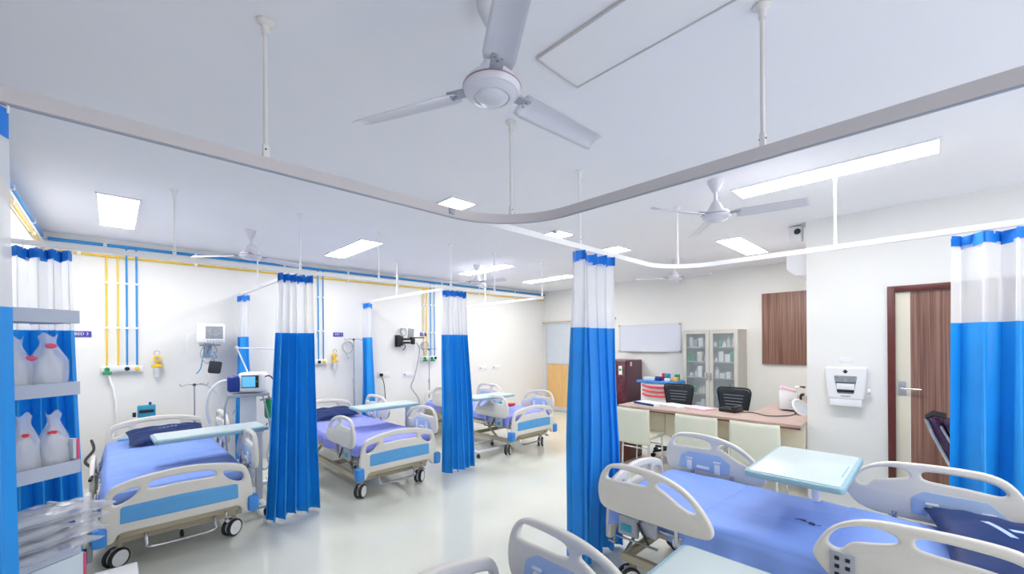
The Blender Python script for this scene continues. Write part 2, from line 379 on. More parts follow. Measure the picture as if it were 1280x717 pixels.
for x in BR: ribbon(B(), [(x, FY + .011), (x, YB - .001)], h=.032).obj('branch_rail', 'white', t3)
for p in ((.346, FY), (1.24, FY), (2.0, FY), (2.92, FY), (3.62, FY), (4.56, FY), (1.22, 5.5), (2.89, 5.3), (4.56, 5.34)): rod(t3, *p, m='white')

# ---------------------------------------------------------------- curtains
def curtain(label, p0, p1, folds, amp, flare=(0, 0), zb=.045, seed=1, amp_top=None, group='blue ward curtains', zt=RZ - .025):
    rnd = random.Random(seed); p0 = Vector((*p0, 0)); p1 = Vector((*p1, 0)); d = p1 - p0; L = d.length; d.normalize(); s = Vector((-d.y, d.x, 0))
    ph = [rnd.uniform(-.5, .5) for _ in range(folds + 3)]; am = [rnd.uniform(.65, 1.25) for _ in range(folds + 3)]; wd = [rnd.uniform(.7, 1.3) for _ in range(folds)]
    tot = sum(wd); cum = [0]
    for w in wd: cum.append(cum[-1] + w / tot)
    at = amp * .55 if amp_top is None else amp_top
    def base(u, z):
        k = (zt - z) / (zt - zb); i = 0
        while i < folds - 1 and u > cum[i + 1]: i += 1
        q = (u - cum[i]) / (cum[i + 1] - cum[i]); a = (at + (amp - at) * min(1, k * 1.6)) * (am[i] * (1 - q) + am[i + 1] * q)
        lo = flare[0] * k ** 1.3; hi = flare[1] * k ** 1.3
        along = (u * (L + lo + hi) - lo) + L / folds * .28 * math.sin(4 * PI * q) * (.4 + .6 * k)
        off = a * math.sin(2 * PI * q + ph[i] * k * .8 * q * (1 - q) * 4) + .01 * math.sin(7 * k + ph[i] * 6)
        return p0 + d * along + s * off
    t = thing('ward_curtain', label, 'curtain', (p0.x + d.x * L / 2, p0.y + d.y * L / 2, 0), 0, group); o0 = Vector(t.location)
    nu = folds * 16; zn = 1.655
    hem = [rnd.uniform(-.012, .012) for _ in range(folds + 1)]
    def fn(za, zc, ragged=False):
        def f(u, v):
            z = za + (zc - za) * v
            if ragged and v == 0: z += hem[min(folds, int(u * folds))] + .006 * math.sin(u * 40)
            p = base(u, z); return Vector((p.x, p.y, z)) - o0
        return f
    B().grid(fn(zb, zn, True), nu, 18).obj('blue_cloth', 'curtain', t, angle=80)
    B().grid(fn(zn, zt - .065), nu, 8).obj('net_panel', 'net', t, angle=80)
    # gathered header tape with drooping loops
    b = B()
    def hf(u, v):
        z = zt - .068 + .066 * v - (.02 * abs(math.sin(PI * u * folds * 1.0 + ph[0] * 6)) ** 3) * (1 - v * .6)
        p = base(u, zt - .03); q = s * (.012 * math.sin(2 * PI * folds * 2.5 * u)); return Vector((p.x, p.y, z)) - o0 + q
    b.grid(hf, nu, 3); hb = b.obj('header_band', 'band', t, angle=80)
    for i in range(folds + 1):
        u = min(1, max(0, cum[min(i, folds)])); c = p0 + d * (u * L) - o0
        B().cyl((c.x, c.y, zt - .02), (c.x, c.y, zt + .006), .003, n=6).obj('hook', 'white', hb)
    return t
curtain('blue curtain at the left edge, nearest the viewer', (-.50, 1.715), (-.195, 1.715), 4, .05, (0, .03), seed=3)
curtain('blue curtain with white net top behind the wire rack, left of the first bed', (-.49, FY), (-.19, FY), 4, .07, (0, .06), seed=5)
curtain('blue curtain hanging between the first and second beds', (1.05, FY), (1.345, FY), 5, .07, (.10, .05), seed=8, zb=.03)
curtain('blue curtain hanging between the second and third beds', (2.80, FY), (3.13, FY), 5, .07, (0, .10), seed=11, zb=.03)
curtain('narrow blue curtain gathered at the wall behind the ventilator trolley', (BR[0], 6.36), (BR[0], 6.12), 4, .075, (0, 0), seed=13, zb=.08)
curtain('narrow blue curtain gathered at the wall behind the second bed table', (BR[1], 6.36), (BR[1], 6.12), 4, .075, (0, 0.02), seed=14, zb=.08)
curtain('tall central blue curtain in front of the maroon refrigerator', (2.28, 1.722), (2.72, 1.722), 5, .08, (.05, .07), seed=21, zb=.03)
curtain('wide blue curtain at the right edge covering part of the brown door', (3.69, -.065), (3.69, -1.1), 7, .085, (.02, 0), seed=17)

# ---------------------------------------------------------------- hospital beds
BL = 2.2
FOOT_OUT = rpoly([(-.44, .34, .02), (-.44, .225, .02), (-.375, .225, .02), (-.345, .285, .03), (.345, .285, .03), (.375, .225, .02), (.44, .225, .02), (.44, .34, .02), (.425, .50, .05), (.39, .60, .08), (.25, .642, .2), (0, .672, .3), (-.25, .642, .2), (-.39, .60, .08), (-.425, .50, .05)], .02)
def holes3(dz=0):
    l = [(-.375, .515), (-.35, .552), (-.245, .572), (-.262, .525), (-.31, .488), (-.362, .476)]
    r = [(-x, z) for x, z in reversed(l)]
    sl = [(-.19, .565), (-.17, .548), (0, .553), (.17, .548), (.19, .565), (.17, .60), (0, .612), (-.17, .60)]
    return [[(x, z + dz) for x, z in sm2(h)] for h in (l, r, sl)]
FR_OUT = sm2([(0, .60), (.006, .70), (.05, .785), (.13, .822), (.28, .828), (.42, .81), (.54, .765), (.63, .69), (.69, .60), (.685, .545), (.62, .525), (.40, .522), (.18, .522), (.04, .535)])
FR_H = [sm2([(.06, .735), (.085, .782), (.14, .792), (.30, .785), (.335, .755), (.32, .728), (.20, .722), (.08, .718)]), sm2([(.385, .745), (.41, .772), (.48, .758), (.56, .715), (.605, .665), (.595, .648), (.54, .66), (.43, .72)])]
HR_OUT = sm2([(1.14, .62), (1.15, .685), (1.205, .77), (1.30, .825), (1.42, .842), (1.62, .848), (1.74, .83), (1.81, .76), (1.845, .65), (1.82, .56), (1.70, .532), (1.40, .532), (1.22, .545)])
HR_H = [sm2([(1.19, .70), (1.225, .765), (1.32, .802), (1.395, .795), (1.41, .765), (1.35, .742), (1.27, .72), (1.23, .68)]), sm2([(1.46, .775), (1.475, .803), (1.58, .808), (1.70, .798), (1.755, .765), (1.74, .738), (1.62, .748), (1.49, .755)])]
def make_bed(label, loc, rz, up=0.0, left=0.0, right=0.0, keypad=False, narrow=False):
    """local: foot at y=0, head at y=2.2; left/right = vertical offset of the two side rails of that side"""
    t = thing('hospital_bed', label, 'bed', loc, rz, 'adjustable ward beds')
    b = B()
    for s in (-1, 1): b.bx(s * .37 - .02, s * .37 + .02, .12, BL - .12, .17, .22, .006)
    for y in (.14, .9, BL - .16): b.bx(-.35, .35, y - .02, y + .02, .172, .218, .005)
    for s in (-1, 1):
        for y in (.17, BL - .17): b.cyl((s * .34, y, .12), (s * .34, y, .20), .018)
    b.obj('base_frame', 'beige', t)
    b = B()
    for s in (-1, 1): b.bx(s * .39 - .015, s * .39 + .015, .04, BL - .04, .37 + up, .43 + up, .005)
    for y in (.06, .7, 1.4, BL - .06): b.bx(-.39, .39, y - .02, y + .02, .375 + up, .42 + up, .004)
    deck = b.obj('deck_frame', 'beige', t)
    for s in (-1, 1):
        b2 = B()
        for k in range(9): b2.bx(s * .4055 - .001, s * .4055 + .001, .45 + k * .055, .49 + k * .055, .385 + up, .405 + up)
        b2.obj('scale_mark', 'paper', deck); 
    b = B().bx(-.38, .38, .08, BL - .08, .42 + up, .435 + up, .003)
    b.obj('mattress_board', 'grey', t)
    for y, dy in ((.45, .28), (1.55, -.28)):
        b = B()
        for s in (-1, 1): b.cyl((s * .3, y, .20), (s * .3, y + dy, .39 + up), .014)
        b.cyl((-.3, y + dy * .5, .295 + up / 2), (.3, y + dy * .5, .295 + up / 2), .014)
        b.cyl((0, y + dy * .5, .295), (0, y + dy * 2.2, .24), .018); b.cyl((0, y + dy * .2, .31), (0, y + dy * 1.2, .27), .024)
        b.obj('lift_arm', 'beige', t)
    B().bx(-.41, .41, .07, BL - .05, .436 + up, .535 + up, .04).obj('mattress', 'mattress', t)
    fb = B().plate(FOOT_OUT, holes3(), .04, XZ(0), .013, 2).obj('footboard', 'bedwhite', t)
    if up: fb.location.z = up
    if narrow: fb.scale.x = .9; fb.location.x = -.045
    inner = rpoly([(-.338, .348, .01), (.338, .348, .01), (.335, .462, .02), (0, .474, .4), (-.335, .462, .02)], .02)
    B().plate(inner, [], .012, XZ(-.019), .003).obj('colour_insert', 'bedblue', fb)
    B().bx(-.345, .345, .02, .06, .24, .31, .008).obj('cross_bar', 'beige', fb)
    hb = B().plate([(x * 1.0, z + (.11 if z > .4 else .02)) for x, z in FOOT_OUT], holes3(.11), .04, XZ(BL - .02), .013, 2).obj('headboard', 'bedwhite', t)
    if up: hb.location.z = up
    B().plate([(x, z + .10) for x, z in inner], [], .012, XZ(BL - .045), .003).obj('colour_insert', 'bedblue', hb)
    for s in (-1, 1):
        for y in (0, BL - .02):
            if narrow and y == 0 and s == 1: continue
            B().box((s * .438, y, .285 + up), (.075, .10, .125), .018).obj('corner_bumper', 'bumper', t)
    # U shaped tube below the foot
    b = B(); P = catmull([(-.20, .10, .24), (-.20, .06, .16), (-.18, .04, .13), (0, .035, .125), (.18, .04, .13), (.20, .06, .16), (.20, .10, .24)], 5); b.tube(P, .011); b.obj('foot_tube', 'steel', t)
    b = B(); b.cyl((.26, -.01, .25), (.26, .3, .25), .008); b.cyl((.26, -.01, .25), (.26, -.01, .20), .008); b.cyl((.26, -.05, .20), (.26, 0, .20), .012); b.obj('crank_handle', 'steel', t)
    # castors
    for s in (-1, 1):
        for y, a in ((.17, -.95 if rz == 0 else .9), (BL - .17, -.6)):
            b = B(); b.cyl((s * .34, y, .10), (s * .34, y, .15), .015); R3 = Matrix.Translation((s * .34, y, 0)) @ Matrix.Rotation(a, 4, 'Z')
            k = B(); k.box((0, -.012, .115), (.03, .08, .04), .01); k.bm.transform(R3)
            me = bpy.data.meshes.new('tmp'); k.bm.to_mesh(me); k.bm.free(); b.bm.from_mesh(me); bpy.data.meshes.remove(me)
            c = b.obj('castor', 'grey', t)
            for e in (-.026, .026):
                RM = R3 @ Matrix.Translation((e, -.02, .068)) @ Matrix.Rotation(PI / 2, 4, 'Y')
                B().lathe([(.054, -.014), (.062, -.013), (.068, -.006), (.068, .006), (.062, .013), (.054, .014)], n=28, m=RM).obj('tyre', 'tyre', c)
                B().lathe([(0, -.013), (.012, -.0135), (.02, -.008), (.054, -.012), (.056, 0), (.054, .012), (.02, .008), (.012, .0135), (0, .013)], n=24, m=RM).obj('wheel_disc', 'white', c)
    # side rails: two per side
    for s, off in ((-1, left), (1, right)):
        x = s * (.475 if off > -.1 else .50)
        for OUT, HO, y0, kind in ((FR_OUT, FR_H, .02, 'foot'), (HR_OUT, HR_H, 0, 'head')):
            z = off + up
            Mx = Matrix.Translation((0, y0, z)) @ YZ(x)
            r = B().plate(OUT, HO, .034, Mx, .012, 2).obj('side_rail', 'bedwhite', t)
            ys = [p[0] for p in OUT]; ya, yb = min(ys) + y0, max(ys) + y0; ym = (ya + yb) / 2
            # embossed field outside, latch plate inside
            if kind == 'foot': em = [(.08, .55), (.60, .55), (.63, .59), (.55, .66), (.40, .70), (.06, .695), (.05, .60)]; ip = [(.10, .56), (.12, .655), (.18, .69), (.40, .69), (.47, .64), (.47, .56)]
            else: em = [(1.22, .56), (1.78, .56), (1.80, .62), (1.72, .715), (1.50, .735), (1.34, .71), (1.22, .65)]; ip = [(1.42, .57), (1.42, .66), (1.47, .70), (1.70, .70), (1.78, .62), (1.78, .57)]
            B().plate(rpoly(em, .03), [], .006, Matrix.Translation((0, y0, z)) @ YZ(x + s * .0165), .002).obj('embossed_field', 'bedwhite', r)
            pl = B().plate(rpoly(ip, .015), [], .01, Matrix.Translation((0, y0, z)) @ YZ(x - s * .018), .002); pl.obj('latch_plate', 'paleblue', r)
            yy = [p[0] for p in ip]; c0 = (min(yy) + max(yy)) / 2 + y0
            lt = B()
            for dy in (-.10, .10):
                lt.box((x - s * .026, c0 + dy, .59 + z), (.012, .035, .07), .003); lt.box((x - s * .026, c0 + dy, .638 + z), (.010, .05, .012), .002)
            lt.box((x - s * .026, c0, .585 + z), (.01, .09, .02), .002)
            lt.obj('latch', 'white', r)
            br = B()
            for dy in (-.14, .14):
                br.cyl((x - s * .03, ym + dy, .40 + up), (x - s * .012, ym + dy, .56 + z), .013, n=10)
                br.box((x - s * .045, ym + dy, .40 + up), (.04, .05, .05), .006)
            br.cyl((x - s * .035, ym - .18, .43 + up), (x - s * .035, ym + .18, .43 + up), .010, n=10)
            br.obj('rail_bracket', 'steel', r)
            if kind == 'foot':
                g = B().box((x - s * .012, y0 + .20, .455 + z), (.03, .13, .12), .012); g.box((x - s * .012, y0 + .33, .47 + z), (.026, .10, .08), .01); g.obj('release_box', 'grey', r)
                B().box((x + s * .004, y0 + .19, .445 + z), (.01, .07, .045), .003).obj('release_button', 'teal', r)
                B().cyl((x + s * .01, y0 + .27, .50 + z), (x + s * .012, y0 + .34, .395 + z), .007).obj('release_lever', 'black', r)
            elif keypad and s == 1:
                kp = B().box((x + s * .021, 1.24, .60 + z), (.012, .085, .15), .004); kp.obj('keypad', 'grey', r)
                kb = B()
                for i in range(2):
                    for j in range(4): kb.box((x + s * .028, 1.222 + i * .036, .545 + j * .034 + z), (.006, .016, .016), .002)
                kb.obj('keypad_button', 'black', r)
    return t
def make_sheet(label, loc, rz, m='sheet', up=0.0, drop=.09, seed=1, droop=0.0, prints=False, group='sheets on the ward beds', ynear=.08):
    rnd = random.Random(seed); a = [rnd.uniform(0, 6.28) for _ in range(8)]
    o = None; hw = .418; z0 = .545 + up; y0, y1 = ynear - .02, BL - .045
    side = drop + .02; tot = hw + side
    def f(u, v):
        y = y0 + (y1 - y0) * v; c = (u - .5) * 2 * tot; s = 1 if c > 0 else -1; k = abs(c)
        wr = .003 * math.sin(9 * y + 3 * c + a[0]) + .002 * math.sin(23 * y - 11 * c + a[1])
        for cy in (.62, 1.16, 1.70): wr += .006 * math.exp(-((y - cy - .02 * math.sin(c * 5 + a[2])) / .011) ** 2)
        wr += .005 * math.exp(-((c - .05) / .012) ** 2) + .006 * math.exp(-((c + .2 + .1 * math.sin(3 * y + a[6])) / .03) ** 2) * math.sin(4 * y + a[7])
        if k < hw - .03: x, z = c, z0 + wr
        else:
            q = min(1, (k - hw + .03) / .06); ang = q * PI / 2
            x = s * (hw - .03 + .034 * math.sin(ang)); z = z0 - .034 * (1 - math.cos(ang)) + wr * (1 - q)
            if k > hw + .03:
                dd = k - hw - .03; z -= dd * (1 + .30 * math.sin(5 * y + a[3]) + .12 * math.sin(17 * y + a[5]) + droop * math.exp(-((y - .62) / .18) ** 2)); x += s * (.012 + .022 * math.sin(26 * y + a[4]) * dd / side + .004 * math.sin(9 * y + a[5]))
        e = min(v, 1 - v) * (y1 - y0)
        if e < .04: z -= .02 * (1 - e / .04) ** 2
        if v == 0: z -= .06
        return Vector((x, y, z))
    b = B().grid(f, 90, 240); o = b.obj('bed_sheet', m, None, angle=80, solid=.002)
    o.location = loc; o.rotation_euler.z = rz; tag(o, label, 'sheet', group)
    return o
from mathutils.bvhtree import BVHTree
def marks(name, par, src, m, strips, h=.0015):
    """printed strips laid on the surface of src; each strip = (x, y, length, width, angle) in local coordinates"""
    bm = bmesh.new(); bm.from_mesh(src.data); tree = BVHTree.FromBMesh(bm); b = B()
    for x, y, l, w, a in strips:
        ca, sa = math.cos(a), math.sin(a)
        def f(u, v):
            px, py = (u - .5) * l, (v - .5) * w; X, Y = x + ca * px - sa * py, y + sa * px + ca * py
            hit = tree.ray_cast(Vector((X, Y, 2)), Vector((0, 0, -1)))[0]
            return Vector((X, Y, (hit.z if hit else 0) + h))
        b.grid(f, 8, 3)
    bm.free(); return b.obj(name, m, par, solid=.001)
def make_pillow(label, loc, rz, w=.62, d=.36, h=.11, tilt=0.0, m='navy', seed=2, letter=None, group='navy pillows'):
    rnd = random.Random(seed); a = [rnd.uniform(0, 6.28) for _ in range(6)]
    t = thing('pillow', label, 'pillow', loc, rz, group); b = B(); n = 28
    def top(sg):
        def f(u, v):
            x = (u - .5) * 2; y = (v - .5) * 2
            k = max(0, (1 - x ** 4)) ** .55 * max(0, (1 - y ** 4)) ** .55
            pinch = 1 + .04 * (abs(x) * abs(y)) ** 2 - .05 * (1 - abs(x) ** 2) * abs(y) ** 3
            px = x * w / 2 * (1 - .05 * (1 - y * y) * abs(x) ** 3); py = y * d / 2 * pinch
            z = sg * h / 2 * k * (1 + .06 * math.sin(7 * x + a[0]) * math.sin(5 * y + a[1])) + .004 * math.sin(18 * x * y + a[2]) * k
            if sg < 0: z *= .45
            return Vector((px, py, z + h * .24 + (tilt * (py + d / 2))))
        return f
    b.grid(top(1), n, n); b.grid(top(-1), n, n); bmesh.ops.remove_doubles(b.bm, verts=b.bm.verts, dist=2e-4)
    cu = b.obj('cushion', m, t, angle=80)
    if letter: marks('printed_strip', t, cu, 'print', letter)
    return t
Z0 = 0
beds = [(.37, 3.85), (2.15, 3.90), (4.30, 4.00)]
make_bed('ward bed nearest the left wall, violet-blue sheet, left rails lowered', (.37, 3.85, 0), 0, left=-.32)
make_bed('middle ward bed of the back row, between the two hanging blue curtains', (2.15, 3.90, 0), 0)
make_bed('farthest ward bed, right end of the back row beside the far door', (4.30, 4.00, 0), 0)
BX, BY = 2.70, 1.52
make_bed('large near ward bed at the right with a keypad on its head-end rail', (BX, BY, 0), PI, up=.03, right=-.045, keypad=True, narrow=True)
make_bed('ward bed cut off by the bottom edge, only its foot end and one rail visible', (.79, 1.345, 0), PI, up=.03, left=-.04)
make_sheet('violet-blue sheet on the bed nearest the left wall', (.37, 3.85, 0), 0, 'sheet', drop=.10, seed=2)
make_sheet('violet sheet on the middle bed of the back row', (2.15, 3.90, 0), 0, 'sheetviolet', seed=3)
make_sheet('violet sheet on the farthest bed', (4.30, 4.00, 0), 0, 'sheetviolet', seed=4)
sh = make_sheet('blue sheet with a small dark stamp on the large near bed at the right', (BX, BY, 0), PI, 'sheet', up=.03, seed=6, drop=.12, droop=.9)
marks('dark_stamp', sh, sh, 'darkprint', [(.02 + .006 * k, .995 + .020 * k, .045, .010, 2.3 + .5 * (k % 2)) for k in range(5)], .003)
make_sheet('blue sheet on the bed cut off by the bottom edge', (.79, 1.345, 0), PI, 'sheet', up=.03, seed=9)
make_pillow('navy pillow on the bed nearest the left wall, behind its table', (.42, 5.66, .555), 0.05, .64, .40, .12, .18, letter=[(-.06 + .032 * k, .03 + .004 * (k % 2), .022, .012, .1) for k in range(5)])
make_pillow('navy pillow at the head of the middle bed', (2.16, 5.75, .555), .0, .60, .36, .12, .15, seed=5)
make_pillow('navy pillow on the large near bed at the right', (2.80, -.25, .585), .12, .80, .50, .13, .05, seed=8, letter=[(.07, .05, .19, .028, .3), (.09, -.02, .07, .028, -1.2), (.105, -.075, .035, .028, -1.2)])

# ---------------------------------------------------------------- overbed tables
def make_table(label, loc, rz, w, d, z, base_y=0.0, colx=None):
    t = thing('overbed_table', label, 'table', loc, rz, 'overbed tables')
    o1 = rpoly([(-w / 2, -d / 2), (w / 2, -d / 2), (w / 2, d / 2), (-w / 2, d / 2)], .035, 6)
    tp = B().plate(o1, [], .03, Matrix.Translation((0, 0, z - .015)), .008, 2).obj('table_top', 'mintedge', t)
    o2 = rpoly([(-w / 2 + .018, -d / 2 + .018), (w / 2 - .018, -d / 2 + .018), (w / 2 - .018, d / 2 - .018), (-w / 2 + .018, d / 2 - .018)], .025, 6)
    B().plate(o2, [], .008, Matrix.Translation((0, 0, z + .001)), .003, 1).obj('tray_inlay', 'mint', tp)
    B().bx(-w * .22, w * .10, -d / 2 + .03, -d / 2 + .037, z + .0035, z + .0065).obj('pencil_slot', 'mintedge', tp)
    cx = w / 2 - .09 if colx is None else colx
    b = B(); b.bx(cx - .028, cx + .028, -.02, .02, .09, z - .06, .008); b.obj('column', 'white', t)
    b = B(); b.bx(cx - .03, cx + .03, -.02, .02, z - .065, z - .032, .004); b.bx(-w * .3, w * .44, -.05, -.03, z - .05, z - .031, .003); b.bx(-w * .3, w * .44, .03, .05, z - .05, z - .031, .003); b.obj('top_support', 'steel', t)
    s = 1 if cx > 0 else -1
    b = B(); b.bx(min(cx, cx - s * .62), max(cx, cx - s * .62), -.22, -.18, .075, .10, .006); b.bx(min(cx, cx - s * .62), max(cx, cx - s * .62), .18, .22, .075, .10, .006); b.bx(cx - .025, cx + .025, -.22, .22, .076, .099, .006)
    base = b.obj('base', 'white', t)
    for x in (cx, cx - s * .6):
        for y in (-.2, .2):
            k = B(); k.cyl((x - .01, y, .03), (x + .01, y, .03), .028); k.cyl((x, y, .04), (x, y, .08), .008); k.obj('castor', 'tyre', base)
    return t
make_table('mint overbed table swung across the bed nearest the left wall', (.63, 4.45, 0), .03, .80, .38, .80, colx=.36)
make_table('mint overbed table across the middle bed of the back row', (2.42, 4.74, 0), -.02, .78, .38, .80, colx=.30)
make_table('mint overbed table at the farthest bed', (3.88, 4.50, 0), 0, .74, .38, .80, colx=-.35)
make_table('large looking mint overbed table across the near bed at the right', (2.80, .515, 0), .0, .74, .43, .86, colx=.28)
make_table('mint overbed table at the bottom edge, over the cut-off bed', (1.06, .41, 0), .0, .74, .42, .85, colx=-.3)

# ---------------------------------------------------------------- pipes on the walls
YW = YB
def clip(par, c, d): B().box(c, d, .004).obj('pipe_clip', 'white', par)
def pipe(name, label, m, runs, clips, r=.011, group='medical gas pipes'):
    t = thing(name, label, 'pipe', runs[0][0], 0, group); o0 = Vector(runs[0][0]); b = B()
    for P in runs: b.tube([Vector(p) - o0 for p in P], r, 10)
    b.obj('pipe_run', m, t)
    for c, d in clips: clip(t, Vector(c) - o0, d)
YP1 = YW - .02
pipe('blue_gas_pipe', 'long blue pipe running along the back wall just under the ceiling', 'bluepipe', [[(XL + .05, YP1, 2.665), (XR - .02, YP1, 2.665)]], [((x, YP1 - .002, 2.665), (.03, .034, .04)) for x in (-.05, .75, 1.75, 2.65, 3.5, 4.4, 5.3, 6.3)], .018)
pipe('yellow_gas_pipe', 'long yellow pipe running along the back wall below the blue one', 'yellow', [[(XL + .04, YP1, 2.545), (XR - .02, YP1, 2.545)]], [((x, YP1 - .002, 2.545), (.03, .03, .036)) for x in (-.25, .75, 1.75, 2.65, 3.5, 4.4, 5.3, 6.3)], .013)
XQ = XL + .02
pipe('blue_gas_pipe', 'blue pipe running along the left wall under the ceiling', 'bluepipe', [[(XQ, -2.5, 2.665), (XQ, YP1 - .02, 2.665)]], [((XQ, y, 2.665), (.034, .03, .04)) for y in (1.5, 3.2, 4.5, 5.6, 6.3)], .015)
pipe('white_gas_pipe', 'white pipe between the blue and yellow pipes on the left wall', 'white', [[(XQ, -2.5, 2.61), (XQ, YP1 - .02, 2.61)]], [], .012)
pipe('yellow_gas_pipe', 'yellow pipe running along the left wall below the white pipe', 'yellow', [[(XQ, -2.5, 2.56), (XQ, YP1 - .02, 2.56)]], [((XQ, y, 2.56), (.03, .03, .03)) for y in (1.5, 3.2, 4.5, 5.6)], .010)
NM = ['beside the bed 3 sign', 'above the second bed', 'left of the far hanging curtain']
def outlets(x0, k, pipes):
    for i, (dx, col) in enumerate(pipes):
        top = 2.665 if col == 'bluepipe' else 2.56
        pipe('blue_drop_pipe' if col == 'bluepipe' else 'yellow_drop_pipe', '%s vertical pipe %s, %s of its pair' % ('blue' if col == 'bluepipe' else 'yellow', NM[k], 'left' if i % 2 == 0 else 'right'), col,
             [[(x0 + dx, YP1 - .012, top), (x0 + dx, YP1 - .012, 1.33)]], [((x0 + dx, YP1 - .008, z), (.034, .03, .022)) for z in (2.25, 1.75)], .009, 'vertical gas pipes')
    w0, w1 = x0 + pipes[0][0] - .05, x0 + pipes[-1][0] + .05
    t = thing('gas_outlet_rail', 'white gas outlet strip on the wall %s' % NM[k], 'outlet', ((w0 + w1) / 2, YW, 1.29), 0, 'gas outlet strips'); w = (w1 - w0) / 2
    B().bx(-w, w, -.05, -.0005, -.035, .035, .006).obj('housing', 'white', t)
    for i, (dx, col) in enumerate(pipes):
        x = x0 + dx - (w0 + w1) / 2; c = ['green', 'white', 'black', 'gasyellow'][i % 4] if k != 2 else ['green', 'white', 'green', 'black'][i % 4]
        b = B(); b.cyl((x, -.07, 0), (x, -.045, 0), .022, n=18); b.cyl((x, -.085, 0), (x, -.07, 0), .012, n=14)
        if c == 'green': b.box((x, -.085, -.04), (.075, .04, .03), .008); b.cyl((x, -.085, -.03), (x, -.085, .01), .014)
        b.obj('gas_socket', c, t)
outlets(0, 0, [(-.04, 'yellow'), (.05, 'yellow'), (.122, 'bluepipe'), (.205, 'bluepipe')])
outlets(2.0, 1, [(.03, 'yellow'), (.11, 'yellow'), (.20, 'bluepipe'), (.27, 'bluepipe')])
outlets(4.02, 2, [(-.02, 'yellow'), (.05, 'yellow'), (.13, 'bluepipe'), (.21, 'bluepipe')])
def regulator(x, z, label):
    t = thing('flow_regulator', label, 'regulator', (x, YW, z), 0, 'yellow suction regulators')
    B().lathe([(0, -.10), (.03, -.10), (.036, -.09), (.036, -.055), (.02, -.05), (.02, 0), (0, 0)], m=Matrix.Rotation(-PI / 2, 4, 'X') @ Matrix.Rotation(PI, 4, 'X') @ Matrix.Identity(4)).obj('gauge_body', 'gasyellow', t) if False else B().cyl((0, -.10, 0), (0, -.04, 0), .036, n=22).cyl((0, -.04, 0), (0, 0, 0), .018).obj('gauge_body', 'gasyellow', t)
    B().cyl((0, -.104, 0), (0, -.1, 0), .02, n=18).obj('gauge_face', 'grey', t)
    b = B(); b.cyl((0, -.07, -.03), (0, -.07, -.075), .014); b.box((0, -.07, -.09), (.10, .05, .035), .012); b.obj('valve', 'gasyellow', t)
    B().lathe([(0, -.22), (.022, -.215), (.026, -.2), (.026, -.11), (0, -.11)], (0, -.07, 0)).obj('collection_jar', 'bagin', t)
    b = B(); b.tube(catmull([(-.02, -.07, .04), (-.025, -.07, .075), (0, -.07, .09), (.025, -.07, .075), (.02, -.07, .04)], 5), .004, 6); b.obj('hook', 'steel', t)
regulator(.377, 1.40, 'yellow suction regulator on the wall over the bed nearest the left wall')
regulator(2.42, 1.385, 'yellow suction regulator on the wall over the middle bed')
def bed_sign(x, z, s, label):
    t = B().box((x, YW - .006, z), (.15, .010, .062), .002).obj('bed_sign', 'signblue'); tag(t, label, 'sign', 'bed number signs')
    text('lettering', s, .042, 'paper', t, Matrix.Translation((x, YW - .012, z)) @ FACE_Y)
bed_sign(-.235, 1.68, 'BED 3', 'small blue wall sign reading BED 3 beside the plastic bags')
bed_sign(2.50, 1.70, 'BED 2', 'small blue wall sign over the middle bed')
bed_sign(4.02, 1.72, 'BED 1', 'small blue wall sign left of the far hanging curtain')
def sockets(x, z, n, label):
    t = thing('socket_plate', label, 'socket', (x, YW, z), 0, 'wall sockets')
    B().bx(-.11, .11, -.012, -.0005, -.045, .045, .004).obj('plate', 'white', t)
    for i in range(n): B().box((-.07 + i * .047, -.014, 0), (.03, .006, .035), .002).obj('socket_switch', 'white' if i else 'grey', t)
for x, z, l in ((3.25, 1.04, 'white wall socket plate behind the second bed table, left one'), (3.70, 1.02, 'white wall socket plate with a plug, right of the second bed'), (5.40, 1.05, 'white wall socket plate above the farthest bed, left one'), (5.76, 1.05, 'white wall socket plate above the farthest bed, right one')):
    sockets(x, z, 3, l)

# ---------------------------------------------------------------- patient monitor on the wall
t = thing('patient_monitor', 'white patient monitor with grey screen on a wall bracket over the first bed', 'monitor', (.86, 6.2, 1.69))
B().box((0, -.06, 0), (.28, .16, .24), .025, seg=3).obj('casing', 'white', t)
B().box((.025, -.142, .012), (.17, .006, .15), .002).obj('screen', 'screengrey', t)
b = B()
for k in range(6): b.cyl((-.04 + k * .028, -.147, -.088), (-.04 + k * .028, -.138, -.088), .008, n=10)
b.obj('button', 'grey', t)
b = B(); b.box((0, 0, -.14), (.20, .14, .02), .006); b.cyl((0, .02, -.15), (0, .02, -.24), .022); b.cyl((0, .02, -.22), (0, .22, -.22), .02); b.box((0, .21, -.2), (.07, .02, .18), .004); b.obj('wall_bracket', 'grey', t)
for i, pts in enumerate([[(-.14, -.05, 0), (-.21, -.06, -.03), (-.22, -.06, -.18), (-.18, -.05, -.30)], [(-.06, -.02, -.14), (-.10, -.05, -.25), (-.04, -.06, -.36), (.02, -.05, -.30)], [(-.02, -.02, -.14), (.02, -.08, -.28), (.05, -.08, -.36)], [(-.05, 0, -.16), (-.08, -.04, -.32), (-.10, -.05, -.42), (-.14, -.06, -.48)], [(.0, 0, -.16), (-.03, -.06, -.24), (.06, -.06, -.30), (.03, -.05, -.22)]]):
    B().tube(catmull(pts, 6), .006, 6).obj('cable', ['white', 'grey', 'grey', 'teal', 'bluepipe'][i], t)
t = thing('blood_pressure_cuff', 'dark grey blood pressure cuff hanging below the wall monitor', 'cuff', (.90, 6.13, 1.28))
B().box((0, 0, 0), (.13, .05, .15), .02, Matrix.Rotation(.15, 3, 'Y')).obj('cuff', 'mesh', t)
B().tube(catmull([(0, 0, .07), (-.03, -.01, .12), (.02, 0, .2), (-.02, .01, .30)], 6), .006, 6).obj('tube', 'grey', t)
